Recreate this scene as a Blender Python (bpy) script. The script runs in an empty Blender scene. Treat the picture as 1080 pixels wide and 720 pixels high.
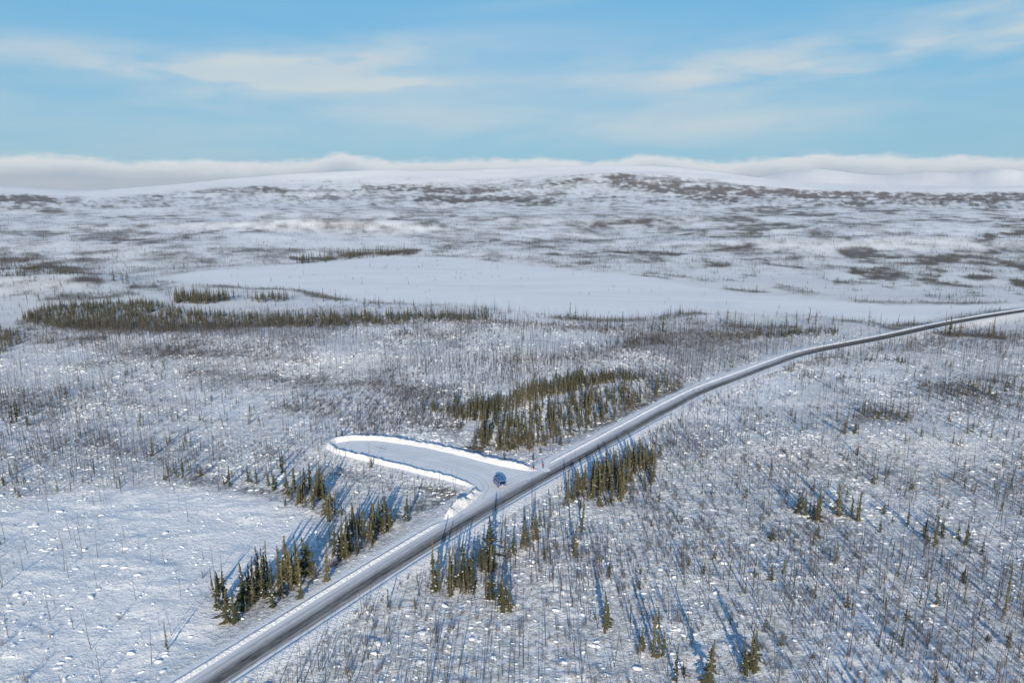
import bpy, bmesh, math, random
import numpy as np
from mathutils import Vector, Matrix

S = bpy.context.scene
COL = S.collection
random.seed(7)
RNG = np.random.default_rng(11)
R = math.radians

# ------------------------------------------------------------------ camera, sun, sky, exposure
CAM_H = 90.0
PITCH = R(12.5)
FOC = 720.0                      # focal length in photo pixels (photo 1080 x 720)
cam_data = bpy.data.cameras.new('camera')
cam_data.sensor_width = 36.0
cam_data.lens = 36.0 * FOC / 1080.0
cam_data.clip_start = 1.0
cam_data.clip_end = 90000.0
cam = bpy.data.objects.new('camera', cam_data)
COL.objects.link(cam)
cam.location = (0, 0, CAM_H)
cam.rotation_euler = (math.pi / 2 - PITCH, 0, 0)
S.camera = cam

SUN_EL = R(17.0)
SUN_AZ = R(1.2)                  # shadows run along +Y, a touch towards +X
sd = bpy.data.lights.new('sun', 'SUN')
sd.energy = 4.7
sd.angle = R(0.5)
sd.color = (1.0, 0.87, 0.67)
sun = bpy.data.objects.new('sun', sd)
COL.objects.link(sun)
sun.rotation_euler = (math.pi / 2 - SUN_EL, 0, -SUN_AZ)
sun.location = (0, -50, 200)

S.view_settings.view_transform = 'Standard'
S.view_settings.look = 'None'
S.view_settings.exposure = 0.19
S.view_settings.gamma = 1.0
S.view_settings.use_curve_mapping = False
S.cycles.max_bounces = 4
S.cycles.volume_bounces = 0
S.cycles.volume_step_rate = 4.0

W = bpy.data.worlds.new('World')
S.world = W
W.use_nodes = True


class NT:
    """small node-tree helper"""
    def __init__(self, tree):
        self.t = tree
        self.n = tree.nodes
        self.l = tree.links

    def node(self, kind, **kw):
        nd = self.n.new(kind)
        for k, v in kw.items():
            setattr(nd, k, v)
        return nd

    def put(self, sock, v):
        if isinstance(v, bpy.types.NodeSocket):
            self.l.new(v, sock)
        else:
            sock.default_value = v

    def math(self, op, a, b=0.0, c=0.0, clamp=False):
        nd = self.node('ShaderNodeMath', operation=op, use_clamp=clamp)
        self.put(nd.inputs[0], a)
        self.put(nd.inputs[1], b)
        self.put(nd.inputs[2], c)
        return nd.outputs[0]

    def ramp(self, x, a, b, lo=0.0, hi=1.0):
        nd = self.node('ShaderNodeMapRange', interpolation_type='SMOOTHSTEP')
        self.put(nd.inputs[0], x)
        self.put(nd.inputs[1], a)
        self.put(nd.inputs[2], b)
        self.put(nd.inputs[3], lo)
        self.put(nd.inputs[4], hi)
        return nd.outputs[0]

    def mix(self, f, a, b):
        nd = self.node('ShaderNodeMix', data_type='RGBA')
        self.put(nd.inputs[0], f)
        self.put(nd.inputs[6], a if isinstance(a, bpy.types.NodeSocket) else (*a, 1))
        self.put(nd.inputs[7], b if isinstance(b, bpy.types.NodeSocket) else (*b, 1))
        return nd.outputs[2]

    def noise(self, vec, scale, detail=4.0, rough=0.5, dist=0.0):
        nd = self.node('ShaderNodeTexNoise')
        if vec is not None:
            self.l.new(vec, nd.inputs['Vector'])
        nd.inputs['Scale'].default_value = scale
        nd.inputs['Detail'].default_value = detail
        nd.inputs['Roughness'].default_value = rough
        nd.inputs['Distortion'].default_value = dist
        return nd.outputs[0]

    def comb(self, x, y, z):
        nd = self.node('ShaderNodeCombineXYZ')
        self.put(nd.inputs[0], x)
        self.put(nd.inputs[1], y)
        self.put(nd.inputs[2], z)
        return nd.outputs[0]


def build_world():
    W.node_tree.nodes.clear()
    g = NT(W.node_tree)
    sky = g.node('ShaderNodeTexSky', sky_type='NISHITA')
    sky.sun_disc = False
    sky.sun_elevation = SUN_EL
    sky.sun_rotation = math.pi + SUN_AZ
    sky.altitude = 600.0
    sky.air_density = 1.0
    sky.dust_density = 0.35
    sky.ozone_density = 1.0
    tc = g.node('ShaderNodeTexCoord')
    sep = g.node('ShaderNodeSeparateXYZ')
    g.l.new(tc.outputs['Generated'], sep.inputs[0])
    x, y, z = sep.outputs
    az = g.math('MULTIPLY', g.math('ARCTAN2', x, y), 57.29578)     # degrees right of straight ahead
    el = g.math('MULTIPLY', g.math('ARCSINE', z), 57.29578)        # degrees above the horizon
    # --- low stratus bank lying over the hills, all the way round
    top_n = g.noise(g.comb(g.math('MULTIPLY', az, 0.11), 0.0, 3.1), 1.0, 5.0, 0.55)
    puff = g.noise(g.comb(g.math('MULTIPLY', az, 0.42), g.math('MULTIPLY', el, 1.3), 7.7), 1.0, 8.0, 0.62)
    top = g.math('ADD', 2.25, g.math('MULTIPLY', g.math('SUBTRACT', top_n, 0.5), 1.2))
    for a0, wd, am in ((-13.6, 2.2, 0.75), (11.0, 3.0, 0.55), (24, 6, 0.4), (-1, 6, 0.35)):
        q = g.math('DIVIDE', g.math('SUBTRACT', az, a0), wd)
        top = g.math('ADD', top, g.math('MULTIPLY', g.math('POWER', 2.718, g.math('MULTIPLY', g.math('MULTIPLY', q, q), -1.0)), am))
    top = g.math('ADD', top, g.math('MULTIPLY', g.math('SUBTRACT', puff, 0.5), 1.3))
    d = g.math('SUBTRACT', top, el)
    bank = g.ramp(d, -0.12, 0.42)
    band_lit = g.ramp(d, 0.3, 1.7, 1.0, 0.0)                       # tops catch the sun, the foot lies in its own shade
    band_lit = g.math('ADD', g.math('MULTIPLY', band_lit, 0.75), g.math('MULTIPLY', puff, 0.3))
    bank_col = g.mix(band_lit, (0.28, 0.37, 0.49), (0.70, 0.72, 0.74))
    # --- wispy mid-level streaks, long and nearly level
    t = g.math('ADD', el, g.math('MULTIPLY', az, -0.035))
    w1 = g.noise(g.comb(g.math('MULTIPLY', az, 0.045), g.math('MULTIPLY', t, 0.26), 1.3), 1.0, 6.0, 0.52, 0.2)
    w2 = g.noise(g.comb(g.math('MULTIPLY', az, 0.16), g.math('MULTIPLY', t, 0.75), 4.9), 1.0, 6.0, 0.5, 0.3)

    def blob(a0, e0, ra, re, tilt=0.0):
        da = g.math('SUBTRACT', az, a0)
        de = g.math('SUBTRACT', g.math('SUBTRACT', el, e0), g.math('MULTIPLY', da, tilt))
        q = g.math('ADD', g.math('POWER', g.math('ABSOLUTE', g.math('DIVIDE', da, ra)), 2.0),
                   g.math('POWER', g.math('ABSOLUTE', g.math('DIVIDE', de, re)), 2.0))
        return g.math('POWER', 2.718, g.math('MULTIPLY', q, -1.0))
    streaks = [(-18.5, 8.9, 10.0, 0.85, 0.07, 2.2), (-12.0, 8.0, 8.0, 0.55, 0.06, 1.7), (-26.0, 8.2, 7.0, 0.4, 0.02, 1.0), (-11.0, 10.7, 12.0, 1.0, 0.07, 0.65), (-34, 9.4, 9, 0.9, 0.0, 0.65),
               (31, 10.0, 17.0, 2.2, 0.07, 1.2), (15, 8.6, 18, 1.6, 0.02, 0.6), (2, 13.9, 7, 0.5, 0.1, 0.2),
               (-25, 6.4, 16, 1.3, 0.0, 0.45), (12, 5.0, 22, 1.2, 0.0, 0.5), (58, 11, 16, 2.5, 0.05, 0.8), (-60, 9, 18, 2.5, 0.0, 0.8),
               (100, 10, 25, 3.0, 0.0, 0.8), (-110, 12, 25, 3.0, 0.0, 0.8), (170, 9, 30, 3, 0, 0.8)]
    acc = None
    for a0, e0, ra, re, tl, k in streaks:
        b = g.math('MULTIPLY', blob(a0, e0, ra, re, tl), k)
        acc = b if acc is None else g.math('ADD', acc, b)
    wn = g.math('ADD', g.math('MULTIPLY', w1, 0.55), g.math('MULTIPLY', w2, 0.45))
    wisp = g.math('MULTIPLY', acc, g.ramp(wn, 0.30, 0.64), clamp=True)
    wisp = g.math('ADD', wisp, g.math('MULTIPLY', g.math('MULTIPLY', g.ramp(w1, 0.36, 0.75), g.ramp(el, 14.5, 7.0)), 0.62))
    wisp = g.math('MULTIPLY', wisp, 0.78, clamp=True)
    wisp = g.math('MULTIPLY', wisp, g.ramp(el, 0.0, 2.0))
    tint = g.node('ShaderNodeMix', data_type='RGBA', blend_type='MULTIPLY')
    tint.inputs[0].default_value = 1.0
    g.l.new(sky.outputs[0], tint.inputs[6])
    tint.inputs[7].default_value = (SKY_TINT[0], SKY_TINT[1], SKY_TINT[2], 1)
    k = 1.0 / SKY_K
    scale = g.node('ShaderNodeVectorMath', operation='SCALE')
    g.l.new(bank_col, scale.inputs[0])
    scale.inputs['Scale'].default_value = k
    wc = tuple(c * k for c in (0.50, 0.58, 0.63))
    deep = g.mix(g.ramp(el, 3.0, 13.5), tuple(c * k for c in (0.225, 0.44, 0.575)), tuple(c * k for c in (0.155, 0.40, 0.60)))
    pale = g.mix(g.ramp(el, 0.0, 15.0, 0.94, 0.90), tint.outputs[2], deep)
    pale = g.mix(g.ramp(el, 15.0, 50.0, 1.0, 0.0), tint.outputs[2], pale)
    c1 = g.mix(wisp, pale, wc)
    c2 = g.mix(g.math('MULTIPLY', bank, 0.92), c1, scale.outputs[0])
    bg = g.node('ShaderNodeBackground')
    g.l.new(c2, bg.inputs[0])
    bg.inputs[1].default_value = SKY_K
    out = g.node('ShaderNodeOutputWorld')
    g.l.new(bg.outputs[0], out.inputs[0])


SKY_K = 0.14
SKY_TINT = (0.48, 0.83, 1.24)
build_world()


# ------------------------------------------------------------------ measuring: photo pixel <-> place
def at(px, py, z=0.0):
    """the point of the level z that the photograph shows at this pixel"""
    u = (px - 540.0) / FOC
    v = (360.0 - py) / FOC
    dx, dy, dz = u, math.cos(PITCH) + v * math.sin(PITCH), -math.sin(PITCH) + v * math.cos(PITCH)
    t = (z - CAM_H) / dz
    return (dx * t, dy * t)


def pix(x, y, z=0.0):
    """where a place is in the photograph (numpy)"""
    x = np.asarray(x, float); y = np.asarray(y, float)
    zz = np.asarray(z, float) - CAM_H
    dep = y * math.cos(PITCH) - zz * math.sin(PITCH)
    up = y * math.sin(PITCH) + zz * math.cos(PITCH)
    dep = np.where(dep > 1.0, dep, np.nan)
    with np.errstate(invalid='ignore'):
        return 540 + FOC * x / dep, 360 - FOC * up / dep


def inside(px, py, poly):
    px = np.asarray(px); py = np.asarray(py)
    r = np.zeros(px.shape, bool)
    n = len(poly)
    with np.errstate(all='ignore'):
        for i in range(n):
            x1, y1 = poly[i]; x2, y2 = poly[(i + 1) % n]
            if y1 == y2:
                continue
            c = ((y1 > py) != (y2 > py)) & (px < (x2 - x1) * (py - y1) / (y2 - y1) + x1)
            r ^= c
    return r


def seg_dist(px, py, pts):
    d = np.full(np.shape(px), 1e9)
    for (x1, y1), (x2, y2) in zip(pts[:-1], pts[1:]):
        vx, vy = x2 - x1, y2 - y1
        L = vx * vx + vy * vy + 1e-9
        t = np.clip(((px - x1) * vx + (py - y1) * vy) / L, 0, 1)
        d = np.minimum(d, np.hypot(px - x1 - t * vx, py - y1 - t * vy))
    return d


# ------------------------------------------------------------------ noise
def _hash(ix, iy, seed):
    h = (ix.astype(np.int64) * 374761393 + iy.astype(np.int64) * 668265263 + seed * 1442695041) & 0xffffffff
    h = ((h ^ (h >> 13)) * 1274126177) & 0xffffffff
    h = (h ^ (h >> 16)) & 0xffffffff
    return h.astype(np.float64) / 4294967295.0


def vnoise(x, y, seed=0):
    x0 = np.floor(x); y0 = np.floor(y)
    fx = x - x0; fy = y - y0
    fx = fx * fx * fx * (fx * (fx * 6 - 15) + 10); fy = fy * fy * fy * (fy * (fy * 6 - 15) + 10)
    a = _hash(x0, y0, seed); b = _hash(x0 + 1, y0, seed)
    c = _hash(x0, y0 + 1, seed); d = _hash(x0 + 1, y0 + 1, seed)
    return (a + (b - a) * fx) * (1 - fy) + (c + (d - c) * fx) * fy


def fbm(x, y, wave, octs=4, seed=0, gain=0.5):
    s = np.zeros(np.shape(x)); amp = 1.0; tot = 0.0
    x = np.asarray(x) / wave; y = np.asarray(y) / wave
    for i in range(octs):
        ca, sa = math.cos(0.6 + i), math.sin(0.6 + i)
        s = s + amp * (vnoise(x * ca - y * sa + 17.3 * i, x * sa + y * ca - 9.1 * i, seed + i) - 0.5)
        tot += amp; amp *= gain; x = x * 2.03; y = y * 2.03
    return s / tot * 2.0       # about -1 .. 1


def sstep(a, b, x):
    t = np.clip((x - a) / (b - a), 0, 1)
    return t * t * (3 - 2 * t)


# ------------------------------------------------------------------ the highway's line
ROAD_PX = [(219, 720), (335, 646.5), (450, 574.5), (560, 510), (680, 443), (735, 414.5), (780, 398), (812, 385), (841, 373.5), (870, 367),
           (900, 361.5), (935, 355), (965, 349), (993, 343), (1080, 326.5)]


def smooth_line(pts, step, it=6):
    p = np.array(pts, float)
    s = np.concatenate([[0], np.cumsum(np.hypot(*np.diff(p, axis=0).T))])
    n = int(s[-1] / step) + 1
    q = np.stack([np.interp(np.linspace(0, s[-1], n), s, p[:, k]) for k in (0, 1)], 1)
    for _ in range(it):
        q[1:-1] = (q[:-2] + 2 * q[1:-1] + q[2:]) / 4
    return q


_r = [at(*p) for p in ROAD_PX]
d0 = np.array(_r[1]) - np.array(_r[0]); d0 /= np.linalg.norm(d0)
d1 = np.array(_r[-1]) - np.array(_r[-3]); d1 /= np.linalg.norm(d1)
_r = [tuple(np.array(_r[0]) - d0 * 400)] + _r + [tuple(np.array(_r[-1]) + d1 * k) for k in (300, 900, 1600)]
ROAD = smooth_line(_r, 2.0, 60)
ROAD_HALF = 3.7                  # carriageway half width

LAKE_PX = [(165, 291), (230, 283), (330, 276), (400, 270), (470, 269), (560, 279), (640, 286), (700, 292), (750, 298), (790, 305), (850, 311),
           (930, 316), (1010, 318), (1080, 315), (1120, 322), (1040, 326), (990, 331), (930, 336), (860, 331), (800, 326), (740, 325), (690, 328),
           (640, 331), (590, 328), (530, 325), (470, 319), (400, 316), (345, 311), (310, 303), (250, 300), (200, 296)]
PULL_PX = [(575, 499), (545, 494.5), (520, 489), (490, 481), (460, 474), (430, 468.5), (398, 464.5), (368, 464.5), (350, 468), (346, 473),
           (356, 479), (380, 485), (410, 492), (440, 499), (470, 506.5), (496, 514), (505, 519), (490, 530), (478, 541), (500, 540)]
PULL = [at(*p) for p in PULL_PX]

CREST = [(-900, 190), (-400, 196), (-60, 196), (0, 198), (45, 201), (105, 204), (180, 198), (260, 190.5), (345, 184.5), (420, 181.5), (500, 183.0),
         (560, 180), (620, 178), (690, 179), (740, 184), (800, 192), (850, 196.5), (900, 197), (960, 199), (1080, 199), (1500, 196), (2500, 190)]
CREST2 = [(-900, 196), (0, 203), (120, 203), (300, 200), (600, 196), (700, 195), (775, 192), (820, 185), (855, 180.5), (885, 186), (925, 188), (965, 184), (1000, 188),
          (1040, 182), (1080, 187), (1500, 186), (2500, 190)]


def crest_curve(pts):
    X = np.arange(-1000.0, 2600.0, 4.0)
    Y = np.interp(X, [p[0] for p in pts], [p[1] for p in pts])
    k = np.hanning(17); k /= k.sum()
    return X, np.convolve(np.pad(Y, 8, 'edge'), k, 'valid')


CREST_XY = crest_curve(CREST)
CREST2_XY = crest_curve(CREST2)


def base_h(x, y):
    """land without road works"""
    r = np.hypot(x, y)
    h = fbm(x, y, 150, 3, 5) * 2.2 * sstep(40, 200, r) - 0.8
    h += fbm(x, y, 700, 5, 21, 0.55) * 17.0 * sstep(420, 1500, r)
    # wind-drift and tussock relief, fading with distance to what the sheet can carry
    return h


def gauss_hill(x, y, c, sx, sy, rot, hgt):
    dx, dy = x - c[0], y - c[1]
    ca, sa = math.cos(rot), math.sin(rot)
    u, v = (dx * ca + dy * sa) / sx, (-dx * sa + dy * ca) / sy
    return hgt * np.exp(-(u * u + v * v))


def land_h(x, y):
    x = np.asarray(x, float); y = np.asarray(y, float)
    r = np.hypot(x, y)
    az = np.arctan2(x, np.maximum(y, -1e9))
    h = base_h(x, y) + 46.0 * np.clip((r - 850) / 2400.0, 0, 1) ** 1.05
    # small hills: rounded bright slope past the lake head, brushy rise at far left, low swells
    h += gauss_hill(x, y, at(335, 247), 300, 62, 0.10, 20.0)
    h += gauss_hill(x, y, at(20, 300), 150, 45, 0.4, 9.0)
    h += gauss_hill(x, y, at(440, 372), 120, 26, 0.05, 2.6)
    h += gauss_hill(x, y, at(130, 352), 120, 24, -0.1, 2.0)
    h += gauss_hill(x, y, at(880, 462), 60, 18, 0.2, 1.8)
    h += gauss_hill(x, y, at(640, 238), 500, 160, 0.1, 10.0)
    h += gauss_hill(x, y, at(930, 262), 400, 90, -0.2, 12.0)
    px = 540 + FOC * np.tan(np.clip(az, -1.3, 1.3)) / 1.0
    # main ridge
    rr = 9300 + 1500 * fbm(az * 3, az * 0 + 2.2, 1.0, 3, 77)
    cy = np.interp(px, *CREST_XY)
    top = CAM_H + rr * (200 - cy) / FOC
    prof = sstep(3200, 1.0, 0) * 0 + np.clip((r - 3000) / (rr - 3000), 0, 1)
    prof = prof ** 3.1
    back = sstep(1.0, 1.45, r / rr)
    ridge = (top - 16) * prof * (1 - back)
    rel = fbm(x, y, 2600, 5, 33, 0.45)
    ridge += rel * 85 * sstep(3000, 6500, r) * (1 - 0.88 * sstep(0.82, 1.0, r / rr))
    h += ridge
    dome = at(660, 209.5)
    kx = 6900.0 / math.hypot(*dome)
    h += gauss_hill(x, y, (dome[0] * kx, dome[1] * kx), 1600, 1250, -0.05, 105.0)
    h += gauss_hill(x, y, (dome[0] * kx - 4200, dome[1] * kx + 600), 1500, 900, 0.1, 40.0)
    # the far range
    r2 = 19000.0
    cy2 = np.interp(px, *CREST2_XY) + 2.2 * fbm(px, px * 0, 70, 4, 97)
    top2 = -30 + CAM_H + r2 * (200 - cy2) / FOC
    p2 = sstep(13000, r2, r) * (1 - 0.6 * sstep(r2, 26000, r))
    h += top2 * p2 + fbm(x, y, 2600, 4, 91) * 90 * p2 * (1 - sstep(0.8, 1.0, r / r2) * 0.8)
    return h


def road_near(x, y):
    """distance to the highway's line, signed side (+ = right), index along it"""
    x = np.asarray(x, float).ravel(); y = np.asarray(y, float).ravel()
    D = np.full(x.shape, 1e6); I = np.zeros(x.shape, int); SG = np.ones(x.shape)
    RX, RY = ROAD[:, 0].astype(np.float32), ROAD[:, 1].astype(np.float32)
    # coarse cull
    c = ROAD[::25]
    dc = np.full(x.shape, 1e9)
    for k in range(len(c)):
        np.minimum(dc, (x - c[k, 0]) ** 2 + (y - c[k, 1]) ** 2, out=dc)
    idx = np.nonzero(dc < 70 ** 2)[0]
    for s in range(0, len(idx), 20000):
        ii = idx[s:s + 20000]
        dd = (x[ii].astype(np.float32)[:, None] - RX) ** 2 + (y[ii].astype(np.float32)[:, None] - RY) ** 2
        j = dd.argmin(1)
        j0 = np.clip(j, 1, len(ROAD) - 2)
        t = ROAD[j0 + 1] - ROAD[j0 - 1]
        t /= np.linalg.norm(t, axis=1)[:, None]
        ox, oy = x[ii] - ROAD[j0, 0], y[ii] - ROAD[j0, 1]
        side = ox * t[:, 1] - oy * t[:, 0]
        along = np.abs(ox * t[:, 0] + oy * t[:, 1])
        D[ii] = np.hypot(np.abs(side), np.maximum(along - 1.5, 0)); I[ii] = j; SG[ii] = np.sign(side)
    return D, SG, I


ROAD_Z = land_h(ROAD[:, 0], ROAD[:, 1])
for _ in range(300):
    ROAD_Z[1:-1] = (ROAD_Z[:-2] + 2 * ROAD_Z[1:-1] + ROAD_Z[2:]) / 4
ROAD_Z += 0.9
_pc = np.array(at(528, 512))
PULL_Z = float(ROAD_Z[np.argmin(np.hypot(*(ROAD - _pc).T))])
LAKE = [at(*p) for p in LAKE_PX]
LAKE_Z = -2.2


def poly_dist(x, y, poly, cull=60):
    """signed distance, negative inside"""
    P = list(poly) + [poly[0]]
    d = np.full(np.shape(x), 1e3)
    xs = [p[0] for p in poly]; ys = [p[1] for p in poly]
    m = (x > min(xs) - cull) & (x < max(xs) + cull) & (y > min(ys) - cull) & (y < max(ys) + cull)
    if m.any():
        q = seg_dist(x[m], y[m], P)
        q = np.where(inside(x[m], y[m], poly), -q, q)
        d[m] = q
    return d


def ground(x, y, fine=True):
    """height of the finished land; also returns distances used by the scatter"""
    x = np.asarray(x, float).ravel(); y = np.asarray(y, float).ravel()
    h = land_h(x, y)
    r = np.hypot(x, y)
    ld = poly_dist(x, y, LAKE, 120)
    ld = ld + np.where(ld < 110, 20.0 * fbm(x, y, 110, 4, 131), 0)
    h = np.where(ld < 80, LAKE_Z + (h - LAKE_Z) * sstep(-6, 80, ld), h)
    D, SG, I = road_near(x, y)
    pd = poly_dist(x, y, PULL, 30)
    if fine:
        rough = sstep(4.6, 9.0, D) * sstep(0.5, 4.0, pd) * sstep(-4, 6, ld)
        f = 1 - sstep(250, 700, r)
        rel = fbm(x, y, 9.0, 3, 51) * 0.38 + np.maximum(fbm(x, y, 2.6, 2, 61), -0.1) * 0.20 * f * sstep(-12, 10, poly_dist(x, y, [at(*p) for p in CLEAR], 30)) + np.maximum(fbm(x * 1.0, y * 2.2, 9.0, 2, 67), 0.0) * 0.35 * f
        h = h + rel * rough
    h = h + (ROAD_Z[I] - 0.06 - h) * (1 - sstep(5.2, 15.0, D))
    h = h + (PULL_Z - 0.05 - h) * (1 - sstep(0.3, 9.0, pd))
    return h, D, SG, pd, ld


# ------------------------------------------------------------------ materials
def material(name):
    m = bpy.data.materials.new(name)
    m.use_nodes = True
    g = NT(m.node_tree)
    b = m.node_tree.nodes['Principled BSDF']
    b.inputs['Roughness'].default_value = 0.8
    b.inputs['Specular IOR Level'].default_value = 0.2
    return m, g, b


def wcoord(g):
    return g.node('ShaderNodeNewGeometry').outputs['Position']


def simple(name, col, rough=0.6, spec=0.3, metal=0.0, var=0.15, scale=6.0):
    m, g, b = material(name)
    tc = g.node('ShaderNodeTexCoord').outputs['Object']
    n = g.noise(tc, scale, 4, 0.6)
    f = g.ramp(n, 0.3, 0.7)
    lo = tuple(c * (1 - var) for c in col); hi = tuple(min(1, c * (1 + var)) for c in col)
    g.l.new(g.mix(f, lo, hi), b.inputs['Base Color'])
    b.inputs['Roughness'].default_value = rough
    b.inputs['Specular IOR Level'].default_value = spec
    b.inputs['Metallic'].default_value = metal
    return m


SNOW = (0.87, 0.87, 0.865)


def snow_mat(name, relief=0.25, s1=0.55, s2=2.2, base=SNOW):
    m, g, b = material(name)
    p = wcoord(g)
    n1 = g.noise(p, s1, 5, 0.6)
    n2 = g.noise(p, s2, 4, 0.6)
    hgt = g.math('ADD', g.math('MULTIPLY', n1, 1.0), g.math('MULTIPLY', n2, 0.4))
    bp = g.node('ShaderNodeBump')
    bp.inputs['Strength'].default_value = 1.0
    bp.inputs['Distance'].default_value = relief
    g.l.new(hgt, bp.inputs['Height'])
    g.l.new(bp.outputs[0], b.inputs['Normal'])
    g.l.new(g.mix(n2, tuple(c * 0.96 for c in base), tuple(c * 1.04 for c in base)), b.inputs['Base Color'])
    b.inputs['Roughness'].default_value = 0.85
    return m


def ground_mat():
    m, g, b = material('snowy_tundra')
    p = wcoord(g)
    veg = g.node('ShaderNodeAttribute', attribute_name='veg').outputs['Fac']
    pur = g.node('ShaderNodeAttribute', attribute_name='wood').outputs['Fac']
    smooth = g.node('ShaderNodeAttribute', attribute_name='smooth').outputs['Fac']
    n0 = g.noise(p, 0.75, 6, 0.68)
    n1 = g.noise(p, 0.022, 9, 0.74)
    n9 = g.noise(p, 0.0035, 9, 0.72)
    nb = g.noise(p, 3.2, 3, 0.6)
    # brush and low heath poking through the snow, denser where veg is high
    f = g.math('ADD', veg, g.math('MULTIPLY', g.math('SUBTRACT', n0, 0.5), 0.9))
    f = g.math('ADD', f, g.math('MULTIPLY', g.math('SUBTRACT', n1, 0.5), 1.2))
    f = g.math('ADD', f, g.math('MULTIPLY', g.math('MULTIPLY', g.math('SUBTRACT', n9, 0.5), pur), 1.6))
    f = g.ramp(f, 0.12, 1.0)
    f = g.math('MULTIPLY', f, g.ramp(veg, 0.0, 0.15))
    brush = g.mix(pur, (0.155, 0.14, 0.13), (0.165, 0.138, 0.125))
    snow = g.mix(nb, tuple(c * 0.96 for c in SNOW), tuple(min(c * 1.05, 0.93) for c in SNOW))
    mp = g.node('ShaderNodeMapping')
    mp.inputs['Scale'].default_value = (0.006, 0.022, 1.0)
    mp.inputs['Rotation'].default_value = (0, 0, R(12))
    g.l.new(p, mp.inputs[0])
    crust = g.noise(mp.outputs[0], 1.0, 8, 0.68, 0.8)
    snow = g.mix(g.math('MULTIPLY', g.ramp(crust, 0.42, 0.68), 0.55), snow, (0.72, 0.74, 0.76))   # old wind crust between fresh drifts
    g.l.new(g.mix(f, snow, brush), b.inputs['Base Color'])
    b.inputs['Roughness'].default_value = 0.85
    h = g.math('ADD', g.math('MULTIPLY', g.ramp(n0, 0.42, 0.8), 1.0), g.math('MULTIPLY', nb, 0.28))
    amt = g.math('SUBTRACT', 1.0, g.math('MULTIPLY', smooth, 0.93))
    bp = g.node('ShaderNodeBump')
    bp.inputs['Distance'].default_value = 0.75
    g.l.new(amt, bp.inputs['Strength'])
    g.l.new(h, bp.inputs['Height'])
    g.l.new(bp.outputs[0], b.inputs['Normal'])
    return m


def road_mat():
    m, g, b = material('snow_dusted_asphalt')
    uv = g.node('ShaderNodeUVMap', uv_map='UVMap')
    sp = g.node('ShaderNodeSeparateXYZ')
    g.l.new(uv.outputs[0], sp.inputs[0])
    u, v = sp.outputs[0], sp.outputs[1]          # u 0..1 from the left edge, v metres along
    wob = g.noise(g.comb(0.0, g.math('MULTIPLY', v, 0.03), 0.0), 1.0, 3, 0.5)
    u2 = g.math('ADD', u, g.math('MULTIPLY', g.math('SUBTRACT', wob, 0.5), 0.05))
    streak = g.noise(g.comb(g.math('MULTIPLY', u2, 13.0), g.math('MULTIPLY', v, 0.035), 0.0), 1.0, 5, 0.65)
    fine = g.noise(g.comb(g.math('MULTIPLY', u2, 26.0), g.math('MULTIPLY', v, 0.5), 5.0), 1.0, 4, 0.7)
    cr = g.node('ShaderNodeValToRGB')
    el = cr.color_ramp.elements
    stops = [(0.0, 0.97), (0.10, 0.92), (0.18, 0.80), (0.27, 0.62), (0.34, 0.68), (0.44, 0.44), (0.52, 0.34), (0.60, 0.13), (0.67, 0.22),
             (0.74, 0.05), (0.81, 0.14), (0.86, 0.40), (0.90, 0.20), (0.95, 0.45), (1.0, 0.80)]
    while len(el) < len(stops):
        el.new(0.5)
    for e, (q, c) in zip(el, stops):
        e.position = q; e.color = (c, c, c, 1)
    g.l.new(u2, cr.inputs[0])
    sn = g.math('ADD', cr.outputs[0], g.math('MULTIPLY', g.math('SUBTRACT', streak, 0.5), 0.75))
    sn = g.math('ADD', sn, g.math('MULTIPLY', g.math('SUBTRACT', fine, 0.5), 0.5), clamp=True)
    patch = g.noise(g.comb(g.math('MULTIPLY', u2, 4.0), g.math('MULTIPLY', v, 0.05), 9.0), 1.0, 6, 0.65, 0.4)
    sn = g.math('ADD', sn, g.math('MULTIPLY', g.math('SUBTRACT', patch, 0.5), 0.55), clamp=True)
    sn = g.math('MULTIPLY', sn, g.ramp(v, 690.0, 800.0, 1.0, 0.30))
    col = g.mix(sn, (0.050, 0.047, 0.046), (0.80, 0.81, 0.83))
    g.l.new(col, b.inputs['Base Color'])
    b.inputs['Roughness'].default_value = 0.95
    b.inputs['Specular IOR Level'].default_value = 0.05
    bp = g.node('ShaderNodeBump')
    bp.inputs['Strength'].default_value = 0.5
    bp.inputs['Distance'].default_value = 0.05
    g.l.new(g.math('ADD', streak, fine), bp.inputs['Height'])
    g.l.new(bp.outputs[0], b.inputs['Normal'])
    return m


def foliage_mat(name, a, b_, c, spread=0.3):
    m, g, b = material(name)
    oi = g.node('ShaderNodeObjectInfo').outputs['Random']
    col = g.mix(oi, a, b_)
    n = g.noise(g.node('ShaderNodeTexCoord').outputs['Object'], 3.0, 3, 0.6)
    col = g.mix(g.ramp(n, 0.42, 0.72), col, c)
    g.l.new(col, b.inputs['Base Color'])
    b.inputs['Roughness'].default_value = 0.75
    b.inputs['Specular IOR Level'].default_value = 0.15
    return m


M_GROUND = ground_mat()
M_ROAD = road_mat()
M_BANK = snow_mat('ploughed_snow', 0.45, 1.1, 3.4, (0.80, 0.80, 0.80))


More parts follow.
